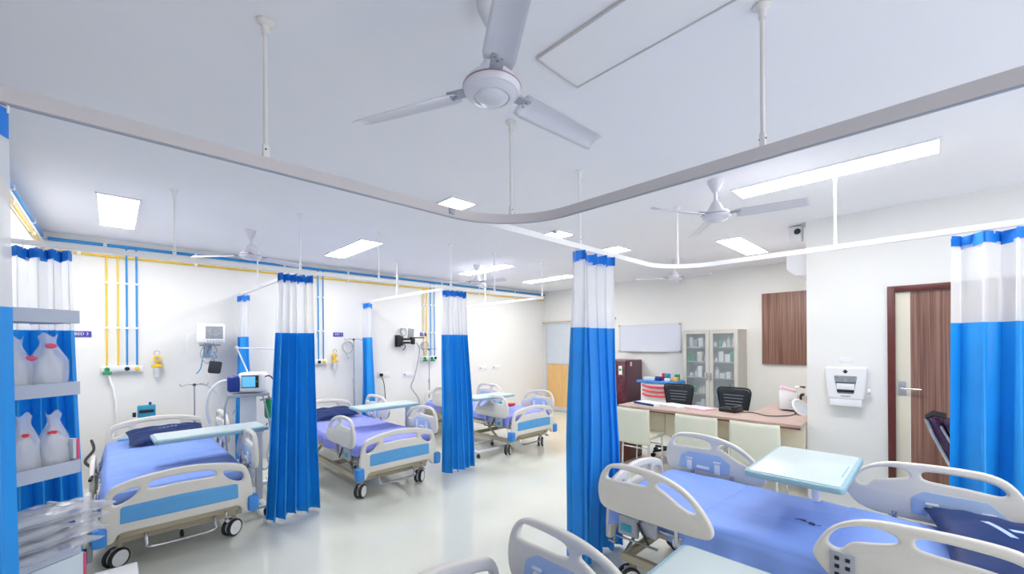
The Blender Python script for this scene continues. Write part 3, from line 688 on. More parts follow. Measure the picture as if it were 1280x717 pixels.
# second monitor arm (empty black bracket) and hanging things
t = thing('monitor_arm', 'empty black monitor arm on the wall right of the middle bed', 'bracket', (3.55, YW, 1.60), 0)
b = B(); b.box((-.05, -.10, .0), (.08, .06, .16), .006); b.box((-.05, -.02, .0), (.10, .035, .2), .004); b.cyl((-.05, -.11, .03), (.13, -.16, .03), .018); b.cyl((-.05, -.11, -.03), (.13, -.16, -.03), .018); b.box((.15, -.17, 0), (.06, .05, .12), .006); b.box((.24, -.16, .055), (.26, .06, .018), .004)
b.obj('arm', 'black', t); B().tube(catmull([(-.02, -.13, -.02), (.02, -.15, -.10), (-.04, -.16, -.16)], 5), .006, 6).obj('cable_end', 'black', t)
t = B().tube(catmull([(3.78, 6.28, 1.57), (3.86, 6.3, 1.45), (3.84, 6.34, 1.2), (3.80, 6.38, .95), (3.74, 6.38, .80), (3.86, 6.36, .6), (3.90, 6.36, .42)], 8), .009, 6).obj('power_cord', 'grey'); tag(t, 'grey cable hanging down the wall from the black monitor arm', 'cord')
t = B().tube(catmull([(3.19, 6.38, 1.03), (3.22, 6.36, .9), (3.25, 6.38, .7), (3.26, 6.38, .45)], 8), .007, 6).obj('power_cord', 'black'); B().box((3.19, 6.385, 1.04), (.05, .045, .05), .01).obj('plug', 'black', t); tag(t, 'black plugged-in cord behind the second bed table', 'cord')
t = thing('notice_sheet', 'tilted small grey printed sheet on the wall above the black monitor arm', 'notice', (3.76, YW - .003, 1.72))
B().box((0, 0, 0), (.115, .004, .19), .001, Matrix.Rotation(.1, 3, 'Y')).obj('sheet', 'screengrey', t)
for x, z, r, l in ((3.58, 1.75, .055, 'coiled grey tubing hanging on the wall above the black monitor arm'), (4.0, 1.50, .075, 'looped clear tubing hanging on the wall left of the far curtain'), (2.62, 1.50, .08, 'looped tubing hanging beside the IV pole of the middle bed')):
    b = B(); b.tube([(x + r * math.cos(a * .35) * (1 + .1 * math.sin(a)), YW - .04 - .002 * a, z + r * 1.15 * math.sin(a * .35)) for a in range(30)] + [(x + .02, YW - .05, z - r - .1)], .005, 6)
    o = b.obj('tubing_loop', 'grey'); B().box((x, YW - .03, z + r * 1.15), (.03, .06, .02), .004).obj('holder', 'white', o); tag(o, l, 'tubing')

# ---------------------------------------------------------------- IV poles
def ivpole(x, y, z, label, m='purple'):
    t = thing('iv_pole', label, 'iv pole', (x, y, 0), 0, 'IV poles')
    B().cyl((0, 0, .44), (0, 0, z * .62), .011).cyl((0, 0, z * .62), (0, 0, z), .008).obj('pole', 'steel', t)
    B().cyl((0, 0, z * .60), (0, 0, z * .64), .017).obj('clamp_knob', 'grey', t)
    b = B()
    for s in (-1, 1): b.tube(catmull([(0, 0, z - .01), (s * .06, 0, z + .01), (s * .12, 0, z - .01), (s * .135, 0, z + .02)], 5), .005, 6)
    b.obj('hook', 'steel', t); B().sph((0, 0, z), .018).obj('top_knob', m, t)
    B().box((0, 0, .46), (.05, .06, .06), .008).obj('bed_clamp', 'grey', t)
ivpole(.70, 6.15, 1.08, 'short steel IV pole with violet knob at the first bed head')
ivpole(2.615, 6.12, 1.62, 'tall thin IV pole at the head of the middle bed')
ivpole(3.99, 6.2, 1.45, 'IV pole left of the far hanging curtain, at the farthest bed')
t = B().tube(catmull([(.72, 6.14, 1.09), (.82, 6.0, 1.06), (.90, 5.9, .95), (.93, 5.85, .82), (1.0, 5.75, .74), (1.0, 5.6, .80)], 8), .005, 6).obj('infusion_line', 'grey'); tag(t, 'thin dark line looping from the short IV pole', 'tubing')

# ---------------------------------------------------------------- teal box on the first headboard
t = thing('infusion_pump', 'teal and black box clamped on the headboard of the first bed', 'pump', (.27, 6.045, .83))
B().box((0, .03, 0), (.15, .07, .13), .008).obj('casing', 'teal', t); B().box((0, -.006, 0), (.12, .005, .035), .002).obj('display', 'black', t)
B().cyl((.03, .03, .06), (.03, .03, .095), .012).obj('knob', 'deviceblue', t); B().box((-.10, .02, -.03), (.03, .03, .05), .005).obj('clamp', 'black', t)

# ---------------------------------------------------------------- ventilator trolley
t = thing('ventilator_trolley', 'tall white ventilator trolley between the first bed and the hanging curtain', 'trolley', (1.0, 4.92, 0), -.15)
B().box((0, 0, .58), (.14, .09, .90), .012).obj('column', 'white', t)
B().box((0, 0, 1.045), (.36, .27, .03), .008).obj('top_shelf', 'grey', t)
b = B(); b.box((0, 0, .11), (.44, .06, .045), .012); b.box((-.19, 0, .11), (.05, .42, .04), .012); b.box((.19, 0, .11), (.05, .42, .04), .012); b.obj('base', 'white', t)
for x in (-.19, .19):
    for y in (-.19, .19): B().cyl((x - .014, y, .045), (x + .014, y, .045), .044, n=18).cyl((x, y, .06), (x, y, .1), .01).obj('castor', 'black', t)
b = B(); b.cyl((.10, -.04, .98), (.34, -.10, 1.02), .008); b.obj('side_arm', 'steel', t)
b = B(); b.tube(catmull([(-.17, -.12, 1.06), (-.20, -.13, .9), (-.19, -.12, .6), (-.16, -.1, .35), (-.1, -.06, .2)], 6), .009, 6); b.tube(catmull([(.12, -.1, 1.03), (.17, -.12, .8), (.22, -.15, .45), (.12, -.2, .3), (.05, -.12, .5), (.16, -.1, .75)], 6), .008, 6); b.obj('hanging_hose', 'grey', t)
v = thing('ventilator', 'white and dark blue ventilator with lit blue screen on the trolley shelf', 'ventilator', (.99, 4.92, 1.061), -.55)
B().box((.06, 0, .11), (.23, .20, .20), .035, seg=3).obj('casing', 'white', v)
B().box((-.085, -.02, .10), (.12, .19, .165), .03, seg=3).obj('side_housing', 'deviceblue', v)
s_ = B().box((.065, -.102, .12), (.155, .01, .125), .004).obj('bezel', 'black', v); B().box((.055, -.109, .12), (.12, .004, .105), .001).obj('screen', 'screen', s_)
B().cyl((.128, -.112, .12), (.128, -.1, .12), .01).obj('dial', 'green', v)
B().tube(catmull([(-.13, -.06, .13), (-.20, -.12, .12), (-.28, -.14, .02), (-.31, -.12, -.14), (-.30, -.08, -.28)], 7), .014, 8).obj('breathing_tube', 'white', v)
B().tube(catmull([(.14, -.02, .15), (.22, -.03, .17), (.27, -.04, .10), (.28, -.05, .02)], 6), .007, 6).obj('signal_cable', 'purple', v)
b = B(); b.cyl((.0, .03, .20), (-.11, .05, .46), .007); b.cyl((-.11, .05, .46), (.42, .05, .44), .007); b.sph((-.11, .05, .46), .016); b.obj('circuit_arm', 'white', v)
g = thing('oxygen_cylinder', 'green bottle hanging beside the ventilator, partly behind the curtain', 'cylinder', (1.17, 4.845, .785))
B().lathe([(0, 0), (.03, .005), (.042, .03), (.042, .16), (.03, .19), (.012, .205), (0, .205)]).obj('bottle', 'green', g); B().cyl((0, 0, .2), (0, 0, .235), .012).obj('valve', 'steel', g)
B().tube(catmull([(0, 0, 0), (.01, 0, -.2), (-.02, 0, -.4), (.02, 0, -.5)], 5), .009, 6).obj('drain_tube', 'bagin', g)
t = B().tube(catmull([(-.03, 6.36, 1.24), (.02, 6.30, 1.0), (.03, 6.32, .7), (.0, 6.3, .5)], 6), .009, 6).obj('suction_hose', 'white'); tag(t, 'white hose hanging from the gas outlet strip by the BED 3 sign', 'hose')
t = B().tube(catmull([(-.15, 5.8, .62), (-.13, 5.6, .56), (-.18, 5.4, .50), (-.12, 5.2, .45), (-.14, 4.95, .42)], 6), .012, 6).obj('air_hose', 'black'); tag(t, 'black hose looping along the left side of the first bed', 'hose')

# green and red packets on the farthest bed
for x, y, m, l in ((4.62, 4.98, 'teal', 'small turquoise packet lying on the farthest bed'), (4.66, 4.72, 'red', 'small red packet lying on the farthest bed')):
    o = B().box((x - .12, y, .575), (.14, .10, .04), .01, Matrix.Rotation(.3, 3, 'Z')).obj('packet', m); tag(o, l, 'packet')

# ---------------------------------------------------------------- wire rack at the left with bags
RK = thing('supply_rack', 'grey metal shelf rack beside the blue curtain at the left edge', 'rack', (-.085, 2.12, 0), math.radians(33))
LV = [1.675, 1.425, 1.15, .865]
for z in LV + [.50, .15]:
    B().bx(-.62, 0, -.004, .24, z - .042, z - .038).obj('shelf_board', 'shelf', RK)
    b = B(); b.bx(-.62, 0, -.006, -.002, z - .045, z); b.bx(-.62, 0, .238, .242, z - .035, z); b.bx(-.003, .001, -.002, .238, z - .045, z); b.obj('shelf_lip', 'shelf', RK)
b = B()
for x, y in ((-.62, -.01), (-.62, .245), (-.30, .245)): b.bx(x - .012, x + .012, y - .012, y + .012, 0, 1.72)
b.obj('upright', 'shelf', RK)
RM = Matrix.Translation((-.085, 2.12, 0)) @ Matrix.Rotation(math.radians(33), 4, 'Z')
def bagged(x, y, z, w, h, label, seed, lab=(0, .62), content=True, red='pink'):
    rnd = random.Random(seed); p = RM @ Vector((x, y, z)); t = thing('bagged_bottle', label, 'bag', p, math.radians(33) - .2, 'clear bags of breathing masks'); a = [rnd.uniform(0, 6.3) for _ in range(5)]
    b = B(); n = 26; rings = []
    for i in range(16):
        k = i / 15; r = w / 2 * (1.0 if k < .55 else 1 - .62 * ((k - .55) / .3) if k < .85 else .38 + .12 * (k - .85) / .15)
        rings.append([b.bm.verts.new(Vector((r * math.cos(q) * (1 + .07 * math.sin(5 * q + a[0] + 6 * k)), r * .62 * math.sin(q) * (1 + .1 * math.sin(7 * q + a[1] + 9 * k)), k * h + .008 * math.sin(3 * q + a[2]) * (k > .9)))) for q in [2 * PI * j / n for j in range(n)]])
    for A, D in zip(rings, rings[1:]):
        for j in range(n): b.bm.faces.new((A[j], A[(j + 1) % n], D[(j + 1) % n], D[j]))
    b.bm.faces.new(rings[0]); b.obj('bag', 'bag', t, angle=50)
    B().lathe([(0, .006), (w * .34, .008), (w * .36, .02), (w * .36, h * .45), (w * .22, h * .6), (w * .1, h * .68), (w * .1, h * .76), (0, h * .76)], m=Matrix.Diagonal((1, .62, 1, 1))).obj('bottle', 'bagin', t)
    B().sph((lab[0], -w * .32 + .01, h * lab[1]), .016, 12, (1, .25, .5)).obj('label', red, t)
bagged(-.048, .06, LV[1] - .03, .095, .195, 'clear bag with pink label on the upper shelf, right end', 31, (0, .80))
bagged(-.125, .07, LV[1] - .03, .075, .185, 'clear bag on the upper shelf, left one with tiny red dots', 32, (.03, .62))
bagged(-.042, .05, LV[2] - .03, .078, .20, 'clear bag with oval red label on the middle shelf, right one', 33, (-.005, .66), red='red')
bagged(-.118, .05, LV[2] - .03, .078, .205, 'clear bag with red label on the middle shelf, left one', 34, (.0, .66), red='red')
for k in range(4):
    p = RM @ Vector((-.12 + .012 * (k % 2), .05 - .01 * k, LV[3] - .026 + k * .042)); rnd = random.Random(40 + k)
    t = thing('plastic_pack', ['lowest', 'second lowest', 'second highest', 'topmost'][k] + ' clear plastic pack in the pile on the low shelf', 'pack', p, math.radians(33) + rnd.uniform(-.12, .12), 'clear plastic packs on the low shelf')
    a = [rnd.uniform(0, 6.3) for _ in range(4)]; b = B()
    for sg in (1, -1):
        def f(u, v, sg=sg):
            x = (u - .5) * 2; y = (v - .5) * 2; q = (1 - x ** 6) ** .5 * (1 - y ** 4) ** .5
            return Vector((x * (.17 + .012 * math.sin(4 * y + a[0])), y * (.085 + .012 * math.sin(6 * x + a[1])), .020 + sg * .018 * q * (1 + .25 * math.sin(11 * x + a[2]) * math.cos(7 * y + a[3])) + .006 * math.sin(5 * x + a[1]) * abs(x)))
        b.grid(f, 26, 14)
    bmesh.ops.remove_doubles(b.bm, verts=b.bm.verts, dist=2e-4); b.obj('wrapper', 'bag', t, angle=60)
    B().box((0, 0, .02), (.24, .11, .016), .006).obj('tubing_set', 'bagin', t); B().box((.07, -.065, .022), (.03, .01, .012), .003).obj('printed_tag', ['signblue', 'signblue', 'deviceblue', 'signblue'][k], t)
def carton(x, y, z, w, d, h, label, rz=0):
    p = RM @ Vector((x, y, z)); t = thing('glove_box', label, 'box', p, math.radians(33) + rz, 'white cartons with pink edges')
    B().bx(-w, 0, 0, d, 0, h, .003).obj('carton', 'palecover', t); B().bx(-.002, .004, -.003, .014, 0.002, h - .002).obj('edge_strip', 'pink', t)
carton(.012, .03, LV[2] - .03, .012, .12, .10, 'white folder with pink edge standing at the end of the middle shelf')
carton(.012, .0, .58, .30, .20, .235, 'large white carton with pink edge under the clear packs')
carton(.03, .10, LV[3] - .03, .012, .1, .14, 'white card with pink edge at the end of the low shelf')
B_ = B().bx(0, .012, 0, .09, 0, .05, .003).obj('small_vial_box', 'deviceblue'); B_.location = RM @ Vector((-.012, .13, LV[2] - .03)); B_.rotation_euler.z = math.radians(33); tag(B_, 'small dark capped box beside the red labelled bag', 'box')
B_ = B().box((-.0, 3.3, .09), (.22, .5, .18), .01).obj('cardboard_box', 'white'); tag(B_, 'white box on the floor in front of the left blue curtain', 'box')

# ---------------------------------------------------------------- nurses' desk
DX0, DX1, DY0, DY1, DZ = 4.67, 5.25, YP + .002, 2.86, .75
t = thing('reception_desk', 'L-shaped desk with brown-pink wood top and cream front panels', 'desk', (4.96, 1.9, 0))
b = B(); poly = [(DX0, DY1), (DX0, DY0), (XR - .01, DY0), (XR - .01, 1.47), (DX1, 1.47), (DX1, DY1)]
b.plate(poly, [], .028, Matrix.Translation((0, 0, DZ - .014)), .002, 1); loc_part(b, 'desk_top', 'desktop', parent=t)
b = B(); b.bx(DX0 + .002, DX0 + .02, DY0, DY1 - .002, DZ - .045, DZ - .029); loc_part(b, 'edge_strip', 'deskedge', parent=t)
ys = [DY0, 1.38, 1.86, 2.34, 2.84]
for y0, y1 in zip(ys, ys[1:]):
    loc_part(B().bx(4.90, 4.92, y0 + .004, y1 - .004, .40, DZ - .03, .002), 'front_panel', 'deskfront', parent=t)
loc_part(B().bx(DX0 + .02, DX1 - .02, DY1 - .03, DY1 - .005, 0, DZ - .03, .002), 'end_panel', 'deskedge', parent=t)
loc_part(B().bx(DX0 + .06, DX1 - .04, 1.44, 1.465, 0, DZ - .03, .002), 'inner_panel', 'cream', parent=t)
loc_part(B().bx(DX0 + .04, DX0 + .06, 2.80, DY1 - .031, .40, DZ - .03), 'corner_post', 'frame', parent=t)

def visitor_chair(label, y, x=4.44):
    t = thing('visitor_chair', label, 'chair', (x, y, 0), -PI / 2, 'cream chairs along the desk front')   # faces +x
    def f(u, v):
        c = (u - .5) * 2; z = .36 + .41 * v; return Vector((c * (.212 + .006 * math.sin(PI * v)), -.02 - .03 * (1 - c * c) + .03 * (.5 - v) ** 2 * 2 - .02 * v, z))
    b = B().grid(f, 14, 12); b.obj('backrest', 'chaircream', t, solid=.03)
    B().box((0, .22, .43), (.40, .40, .05), .022).obj('seat', 'chaircream', t)
    for s in (-1, 1):
        for y1 in (.04, .38): B().cyl((s * .175, y1, 0), (s * .165, y1, .41), .011).cyl((s * .175, y1, 0), (s * .175, y1, .012), .016).obj('leg', 'chrome', t)
        B().cyl((s * .165, .04, .40), (s * .14, -.01, .62), .010).obj('back_post', 'chrome', t)
    b = B(); b.cyl((-.17, .04, .30), (.17, .04, .30), .009); b.cyl((-.17, .38, .30), (.17, .38, .30), .009); b.obj('stretcher', 'chrome', t)
visitor_chair('cream visitor chair by the brown desk, leftmost, next to the central curtain', 2.51)
visitor_chair('cream visitor chair by the brown desk, second from the central curtain', 1.77)
visitor_chair('cream visitor chair by the brown desk, rightmost, nearest the paper dispenser', 1.22)

def office_chair(label, x, y, rz):
    t = thing('office_chair', label, 'chair', (x, y, 0), rz, 'black office chairs behind the desk')   # local: back at +x, faces -x
    out = rpoly([(-.15, .66, .05), (.15, .66, .05), (.20, .94, .07), (-.20, .94, .07)], .05)
    b = B().plate(out, [], .02, Matrix.Translation((.24, 0, 0)) @ YZ(0), .006, 1); bk = b.obj('backrest', 'mesh', t)
    b = B(); P = rpoly([(-.16, .65, .05), (.16, .65, .05), (.215, .955, .08), (-.215, .955, .08)], .05); b.tube([(.24, p[0], p[1]) for p in P], .012, 8, True); b.obj('frame', 'black', bk)
    b = B()
    for k in range(4): b.bx(.225, .23, -.10 - .008 * k, .10 + .008 * k, .74 + .04 * k, .746 + .04 * k)
    b.obj('stitch_line', 'grey', bk)
    B().box((0, 0, .46), (.46, .46, .07), .03).obj('seat', 'mesh', t)
    b = B(); b.tube(catmull([(.18, 0, .43), (.30, 0, .46), (.29, 0, .60), (.25, 0, .68)], 5), .022, 8); b.obj('back_support', 'black', t)
    b = B(); b.cyl((0, 0, .10), (0, 0, .42), .025); b.obj('gas_lift', 'chrome', t)
    b = B(); b.cyl((0, 0, .07), (0, 0, .13), .04)
    for k in range(5):
        a = k * 2 * PI / 5; b.cyl((0, 0, .10), (.28 * math.cos(a), .28 * math.sin(a), .075), .02, .014)
    bs = b.obj('star_base', 'black', t)
    for k in range(5):
        a = k * 2 * PI / 5; x1, y1 = .28 * math.cos(a), .28 * math.sin(a); B().cyl((x1 - .02, y1, .03), (x1 + .02, y1, .03), .029).cyl((x1, y1, .03), (x1, y1, .08), .008).obj('castor', 'black', bs)
    for s in (-1, 1):
        b = B(); b.tube(catmull([(.05, s * .23, .44), (.05, s * .27, .55), (.08, s * .27, .66), (-.10, s * .27, .67)], 5), .014, 8); b.obj('armrest', 'black', t)
office_chair('black mesh office chair behind the desk, in front of the red-striped drawer cart', 5.48, 2.52, .05)
office_chair('black mesh office chair behind the desk, in front of the glass cabinet', 5.50, 1.84, -.08)

# things on the desk
def pile(name, label, x, y, w, d, h, rz, m, m2=None, cat='papers'):
    t = thing(name, label, cat, (x, y, DZ + .0005), rz); B().bx(-w / 2, w / 2, -d / 2, d / 2, 0, h, .001).obj('sheets', m, t, smooth=False)
    if m2: B().bx(-w / 2 - .004, -w / 2 + .001, -d / 2, d / 2, 0, h + .002).obj('spine', m2, t, smooth=False)
pile('register_book', 'pale register book with dark blue edge on the desk', 4.98, 2.58, .22, .34, .025, -.3, 'palecover', 'deviceblue', 'book')
pile('paper_stack', 'white paper stack on the desk between the blue-edged book and pink papers', 5.02, 2.27, .22, .30, .02, -.3, 'paper')
pile('pink_file', 'pink papers lying on the desk in front of the chairs', 5.03, 1.98, .20, .30, .018, -.35, 'pinkpaper')
t = thing('desk_telephone', 'black telephone on the desk in front of the right office chair', 'telephone', (5.07, 1.64, DZ + .0005), -.2)
B().box((0, 0, .022), (.17, .20, .044), .012).obj('body', 'black', t); B().box((.0, -.07, .055), (.18, .045, .03), .012).obj('handset', 'black', t); B().box((-.02, .03, .046), (.09, .09, .008), .002).obj('key_panel', 'mesh', t)
t = B().tube(catmull([(5.09, 1.52, DZ + .006), (5.13, 1.42, DZ + .006), (5.02, 1.25, DZ + .006), (5.18, 1.1, DZ + .006), (5.40, 1.08, DZ + .006)], 8), .005, 6).obj('telephone_cord', 'mesh'); tag(t, 'thin dark cord running across the desk from the black telephone', 'cord')
t = thing('blood_pressure_monitor', 'white printed box with pink flaps standing at the right end of the desk', 'box', (5.62, 1.20, DZ + .0005), .3)
b = B(); b.box((0, 0, .12), (.16, .16, .22), .008, Matrix.Rotation(.12, 3, 'Y')); b.obj('carton', 'paper', t)
B().box((.0, .0, .245), (.14, .15, .03), .006, Matrix.Rotation(.3, 3, 'X')).obj('flap', 'pinkpaper', t)
b = B()
for k in range(6): b.cyl((-.088 + .004 * k, -.05 + .02 * k, .06 + .03 * (k % 3)), (-.078, -.05 + .02 * k, .06 + .03 * (k % 3)), .012, n=8)
b.obj('printed_dot', 'screengrey', t)
t = thing('magnifier_lamp', 'round white desk mirror on a black stand at the right end of the desk', 'mirror', (5.42, 1.03, DZ + .0005), 0)
b = B(); R1 = Matrix.Rotation(.9, 4, 'X') @ Matrix.Rotation(-.4, 4, 'Y')
b.tube([R1 @ Vector((.10 * math.cos(a * PI / 12), .10 * math.sin(a * PI / 12), 0)) + Vector((-.02, 0, .07)) for a in range(24)], .012, 8, True); b.obj('ring', 'white', t)
B().lathe([(0, -.003), (.092, -.003), (.092, .003), (0, .003)], (-.02, 0, .07), m=R1).obj('glass', 'frost', t)
B().lathe([(0, 0), (.06, 0), (.055, .014), (0, .018)], (.05, 0.02, 0)).cyl((.05, .02, .01), (.05, .02, .20), .012).box((.03, .0, .21), (.09, .03, .03), .01).obj('stand', 'black', t)
t = thing('loose_devices', 'small white device with dark wires on top of the printed box', 'device', (5.60, 1.10, DZ + .262), .3)
B().box((0, 0, .012), (.14, .05, .024), .008).obj('body', 'white', t); B().tube(catmull([(-.05, 0, .02), (-.08, -.05, .03), (0, -.06, .01), (.06, -.03, .02)], 5), .006, 6).obj('wire', 'black', t)

# ---------------------------------------------------------------- refrigerator
t = thing('refrigerator', 'maroon patterned refrigerator behind the central curtain', 'refrigerator', (6.98, 4.2, 0))
loc_part(B().bx(6.72, XR - .02, 3.93, 4.50, .05, 1.22, .008), 'cabinet', 'maroonplain', parent=t)
dr = loc_part(B().bx(6.68, 6.716, 3.932, 4.498, .06, 1.215, .012), 'refrigerator_door', 'maroon', parent=t)
k = B().bx(6.66, 6.68, 4.40, 4.43, .75, 1.0, .004); k.bm.transform(Matrix.Translation(-t.location)); k.obj('door_handle', 'chrome', dr)
k = B().bx(6.674, 6.679, 4.00, 4.07, .96, 1.12); k.bm.transform(Matrix.Translation(-t.location)); k.obj('energy_sticker', 'paper', dr, smooth=False)
k = B().bx(6.672, 6.678, 4.01, 4.06, 1.03, 1.07); k.bm.transform(Matrix.Translation(-t.location)); k.obj('sticker_print', 'green', dr, smooth=False)
k = B().bx(6.84, 6.90, 3.924, 3.9295, 1.11, 1.19); k.bm.transform(Matrix.Translation(-t.location)); k.obj('side_sticker', 'pinkpaper', t, smooth=False)
b = B()
for x in (6.76, 7.2):
    for y in (3.97, 4.45): b.cyl((x, y, 0), (x, y, .05), .02)
loc_part(b, 'foot', 'black', parent=t)

# ---------------------------------------------------------------- drawer cart
t = thing('drawer_cart', 'white medicine cart with three red drawer handles and blue top', 'cart', (6.78, 3.26, 0))
loc_part(B().bx(6.54, 6.98, 2.99, 3.56, .12, .86, .015), 'body', 'white', parent=t)
tp = loc_part(B().bx(6.50, 7.02, 2.93, 3.62, .862, .90, .012), 'cart_top', 'bumper', parent=t)
for i, z in enumerate((.80, .725, .65, .52, .36)):
    d = B().bx(6.525, 6.539, 3.02, 3.53, z - .035, z + .035, .004); d.bm.transform(Matrix.Translation(-t.location)); d = d.obj('drawer', 'white', t)
    k = B(); P = catmull([(6.52, 3.04, z + .018), (6.505, 3.14, z + .002), (6.503, 3.28, z - .004), (6.505, 3.42, z + .002), (6.52, 3.51, z + .018)], 5); k.tube(P, .017, 8); k.bm.transform(Matrix.Translation(-t.location)); k.obj('drawer_handle', 'red', d)
for x in (6.58, 6.94):
    for y in (3.04, 3.51): loc_part(B().cyl((x, y - .012, .045), (x, y + .012, .045), .044).cyl((x, y, .06), (x, y, .12), .012), 'castor', 'tyre', parent=t)
items = [('folded_cloth', 'crumpled white cloth on the blue cart top', 'cloth', 6.66, 3.44, (.16, .2, .05), 'palecover'), ('glove_box', 'dark blue striped packet on the blue cart top', 'packet', 6.62, 3.27, (.06, .1, .07), 'deviceblue'), ('glove_box', 'small red packet on the blue cart top', 'packet', 6.76, 3.24, (.06, .05, .12), 'red'),
         ('glove_box', 'turquoise packet on the blue cart top', 'packet', 6.72, 3.16, (.08, .06, .12), 'teal'), ('glove_box', 'white box on the blue cart top, right of the turquoise packet', 'box', 6.60, 3.11, (.08, .06, .05), 'paper'), ('glove_box', 'green packet on the right part of the blue cart top', 'packet', 6.78, 3.02, (.08, .06, .11), 'green'), ('glove_box', 'beige box at the right end of the blue cart top', 'box', 6.64, 2.99, (.1, .07, .07), 'oak')]
for nm, l, c, x, y, d, m in items:
    o = B().box((x, y, .9005 + d[2] / 2), d, .008, Matrix.Rotation(x * 7 % 1 - .5, 3, 'Z')).obj(nm, m); tag(o, l, c, 'packets on the cart top')

# ---------------------------------------------------------------- glass cabinet with supplies
CX0, CX1, CY0, CY1, CZ = 6.88, XR - .004, 2.115, 2.97, 1.745
t = thing('glass_cabinet', 'tall grey-cream steel cabinet with two glass doors full of supplies', 'cabinet', (7.09, 2.54, 0))
b = B(); b.bx(CX0 + .03, CX1, CY0, CY0 + .02, 0.02, CZ); b.bx(CX0 + .03, CX1, CY1 - .02, CY1, .02, CZ); b.bx(CX0 + .03, CX1, CY0 + .02, CY1 - .02, CZ - .03, CZ); b.bx(CX0 + .03, CX1, CY0 + .02, CY1 - .02, .02, .08); b.bx(CX1 - .012, CX1, CY0 + .02, CY1 - .02, .08, CZ - .03)
loc_part(b, 'body', 'cabmetal', parent=t, smooth=False)
SH = [.42, .70, .97, 1.23, 1.47]
for z in SH: loc_part(B().bx(CX0 + .05, CX1 - .013, CY0 + .021, CY1 - .021, z - .015, z), 'shelf', 'cabmetal', parent=t, smooth=False)
ym = (CY0 + CY1) / 2
for y0, y1, hy in ((CY0 + .004, ym - .003, ym - .03), (ym + .003, CY1 - .004, ym + .03)):
    b = B(); w = .055
    for a in ((y0, y0 + w, .10, CZ - .01), (y1 - w, y1, .10, CZ - .01), (y0 + w, y1 - w, .10, .10 + w), (y0 + w, y1 - w, CZ - .01 - w, CZ - .01)): b.bx(CX0, CX0 + .025, *a)
    b.bm.transform(Matrix.Translation(-t.location)); d = b.obj('cabinet_door', 'cabmetal', t, smooth=False)
    k = B().bx(CX0 + .01, CX0 + .014, y0 + w, y1 - w, .155, CZ - .065); k.bm.transform(Matrix.Translation(-t.location)); k.obj('glass_pane', 'glass', d, smooth=False)
    k = B().cyl((CX0 - .02, hy, .93), (CX0 - .02, hy, 1.05), .008).cyl((CX0 - .02, hy, .94), (CX0, hy, .94), .006).cyl((CX0 - .02, hy, 1.04), (CX0, hy, 1.04), .006); k.bm.transform(Matrix.Translation(-t.location)); k.obj('door_handle', 'chrome', d)
rnd = random.Random(99)
cols = ['white', 'paper', 'palecover', 'paper', 'white', 'screengrey', 'teal', 'green', 'cream', 'deviceblue', 'white']
cnames = {'white': 'white', 'paper': 'bright white', 'palecover': 'pale blue', 'screengrey': 'grey', 'teal': 'teal', 'green': 'green', 'cream': 'cream', 'deviceblue': 'dark blue'}
rows = ['lowest', 'second lowest', 'middle', 'second highest', 'highest']
for si, z in enumerate(SH):
    y = CY0 + .07; n = 0
    while y < CY1 - .10:
        w = rnd.uniform(.045, .085); hh = rnd.uniform(.07, .19); x = CX0 + rnd.uniform(.12, .17); m = rnd.choice(cols); yy = y + w / 2; n += 1
        nm = 'supply_bottle' if rnd.random() < .5 else 'supply_box'
        if abs(yy - ym) > .03:
            if nm == 'supply_bottle': b = B().lathe([(0, 0), (w * .45, 0), (w * .47, .01), (w * .47, hh * .68), (w * .2, hh * .8), (w * .2, hh), (0, hh)], (x, yy, z + .0005), 14)
            else: b = B().box((x, yy, z + hh / 2 + .0005), (w * 1.1, w * .92, hh), .004)
            o = b.obj(nm, m); tag(o, '%s %s on the %s shelf of the glass cabinet, %s from the right' % (cnames[m], 'bottle' if nm == 'supply_bottle' else 'box', rows[si], ['', 'first', 'second', 'third', 'fourth', 'fifth', 'sixth', 'seventh', 'eighth', 'ninth', 'tenth', 'eleventh', 'twelfth', 'thirteenth'][n]), 'bottle' if nm == 'supply_bottle' else 'box', 'supplies in the glass cabinet')
        y += w + rnd.uniform(.004, .02)

# ---------------------------------------------------------------- whiteboard, wall cabinet, dispenser
t = thing('whiteboard', 'white board with aluminium frame and brown corner caps on the far wall', 'whiteboard', (XR, 3.8, 1.63))
B().bx(-.018, -.001, -.60, .60, -.235, .235).obj('board', 'board', t, smooth=False)
b = B(); b.bx(-.026, -.001, -.62, .62, .235, .255); b.bx(-.026, -.001, -.62, .62, -.262, -.235); b.bx(-.025, -.001, -.62, -.60, -.235, .235); b.bx(-.025, -.001, .60, .62, -.235, .235); b.obj('frame', 'alu', t, smooth=False)
for y in (-.61, .61):
    for z in (-.248, .245): B().box((-.02, y, z), (.03, .035, .032), .005).obj('corner_cap', 'beige', t)
B().bx(-.07, -.027, -.4, .4, -.262, -.250, .002).obj('pen_tray', 'alu', t)
t = thing('wall_cabinet', 'brown wood-grain wall cabinet door right of the glass cabinet', 'cabinet', (XR, 1.6, 1.745))
B().bx(-.03, -.0005, -.64, .292, -.545, .545, .003).obj('carcass', 'deskedge', t)
B().bx(-.045, -.0305, -.638, .290, -.542, .542, .002).obj('door_leaf', 'wood', t)
t = thing('towel_dispenser', 'white paper towel dispenser with dark viewing window on the projecting wall', 'dispenser', (XP, .59, 1.16))
out = rpoly([(-.13, -.15, .02), (.13, -.15, .02), (.155, .145, .02), (-.155, .145, .02)], .02)
Mx = Matrix(((0, 0, -1, 0), (-1, 0, 0, 0), (0, 1, 0, 0), (0, 0, 0, 1)))
B().plate(out, [], .085, Matrix.Translation((-.044, 0, 0)) @ Mx, .012, 2).obj('cover', 'white', t)
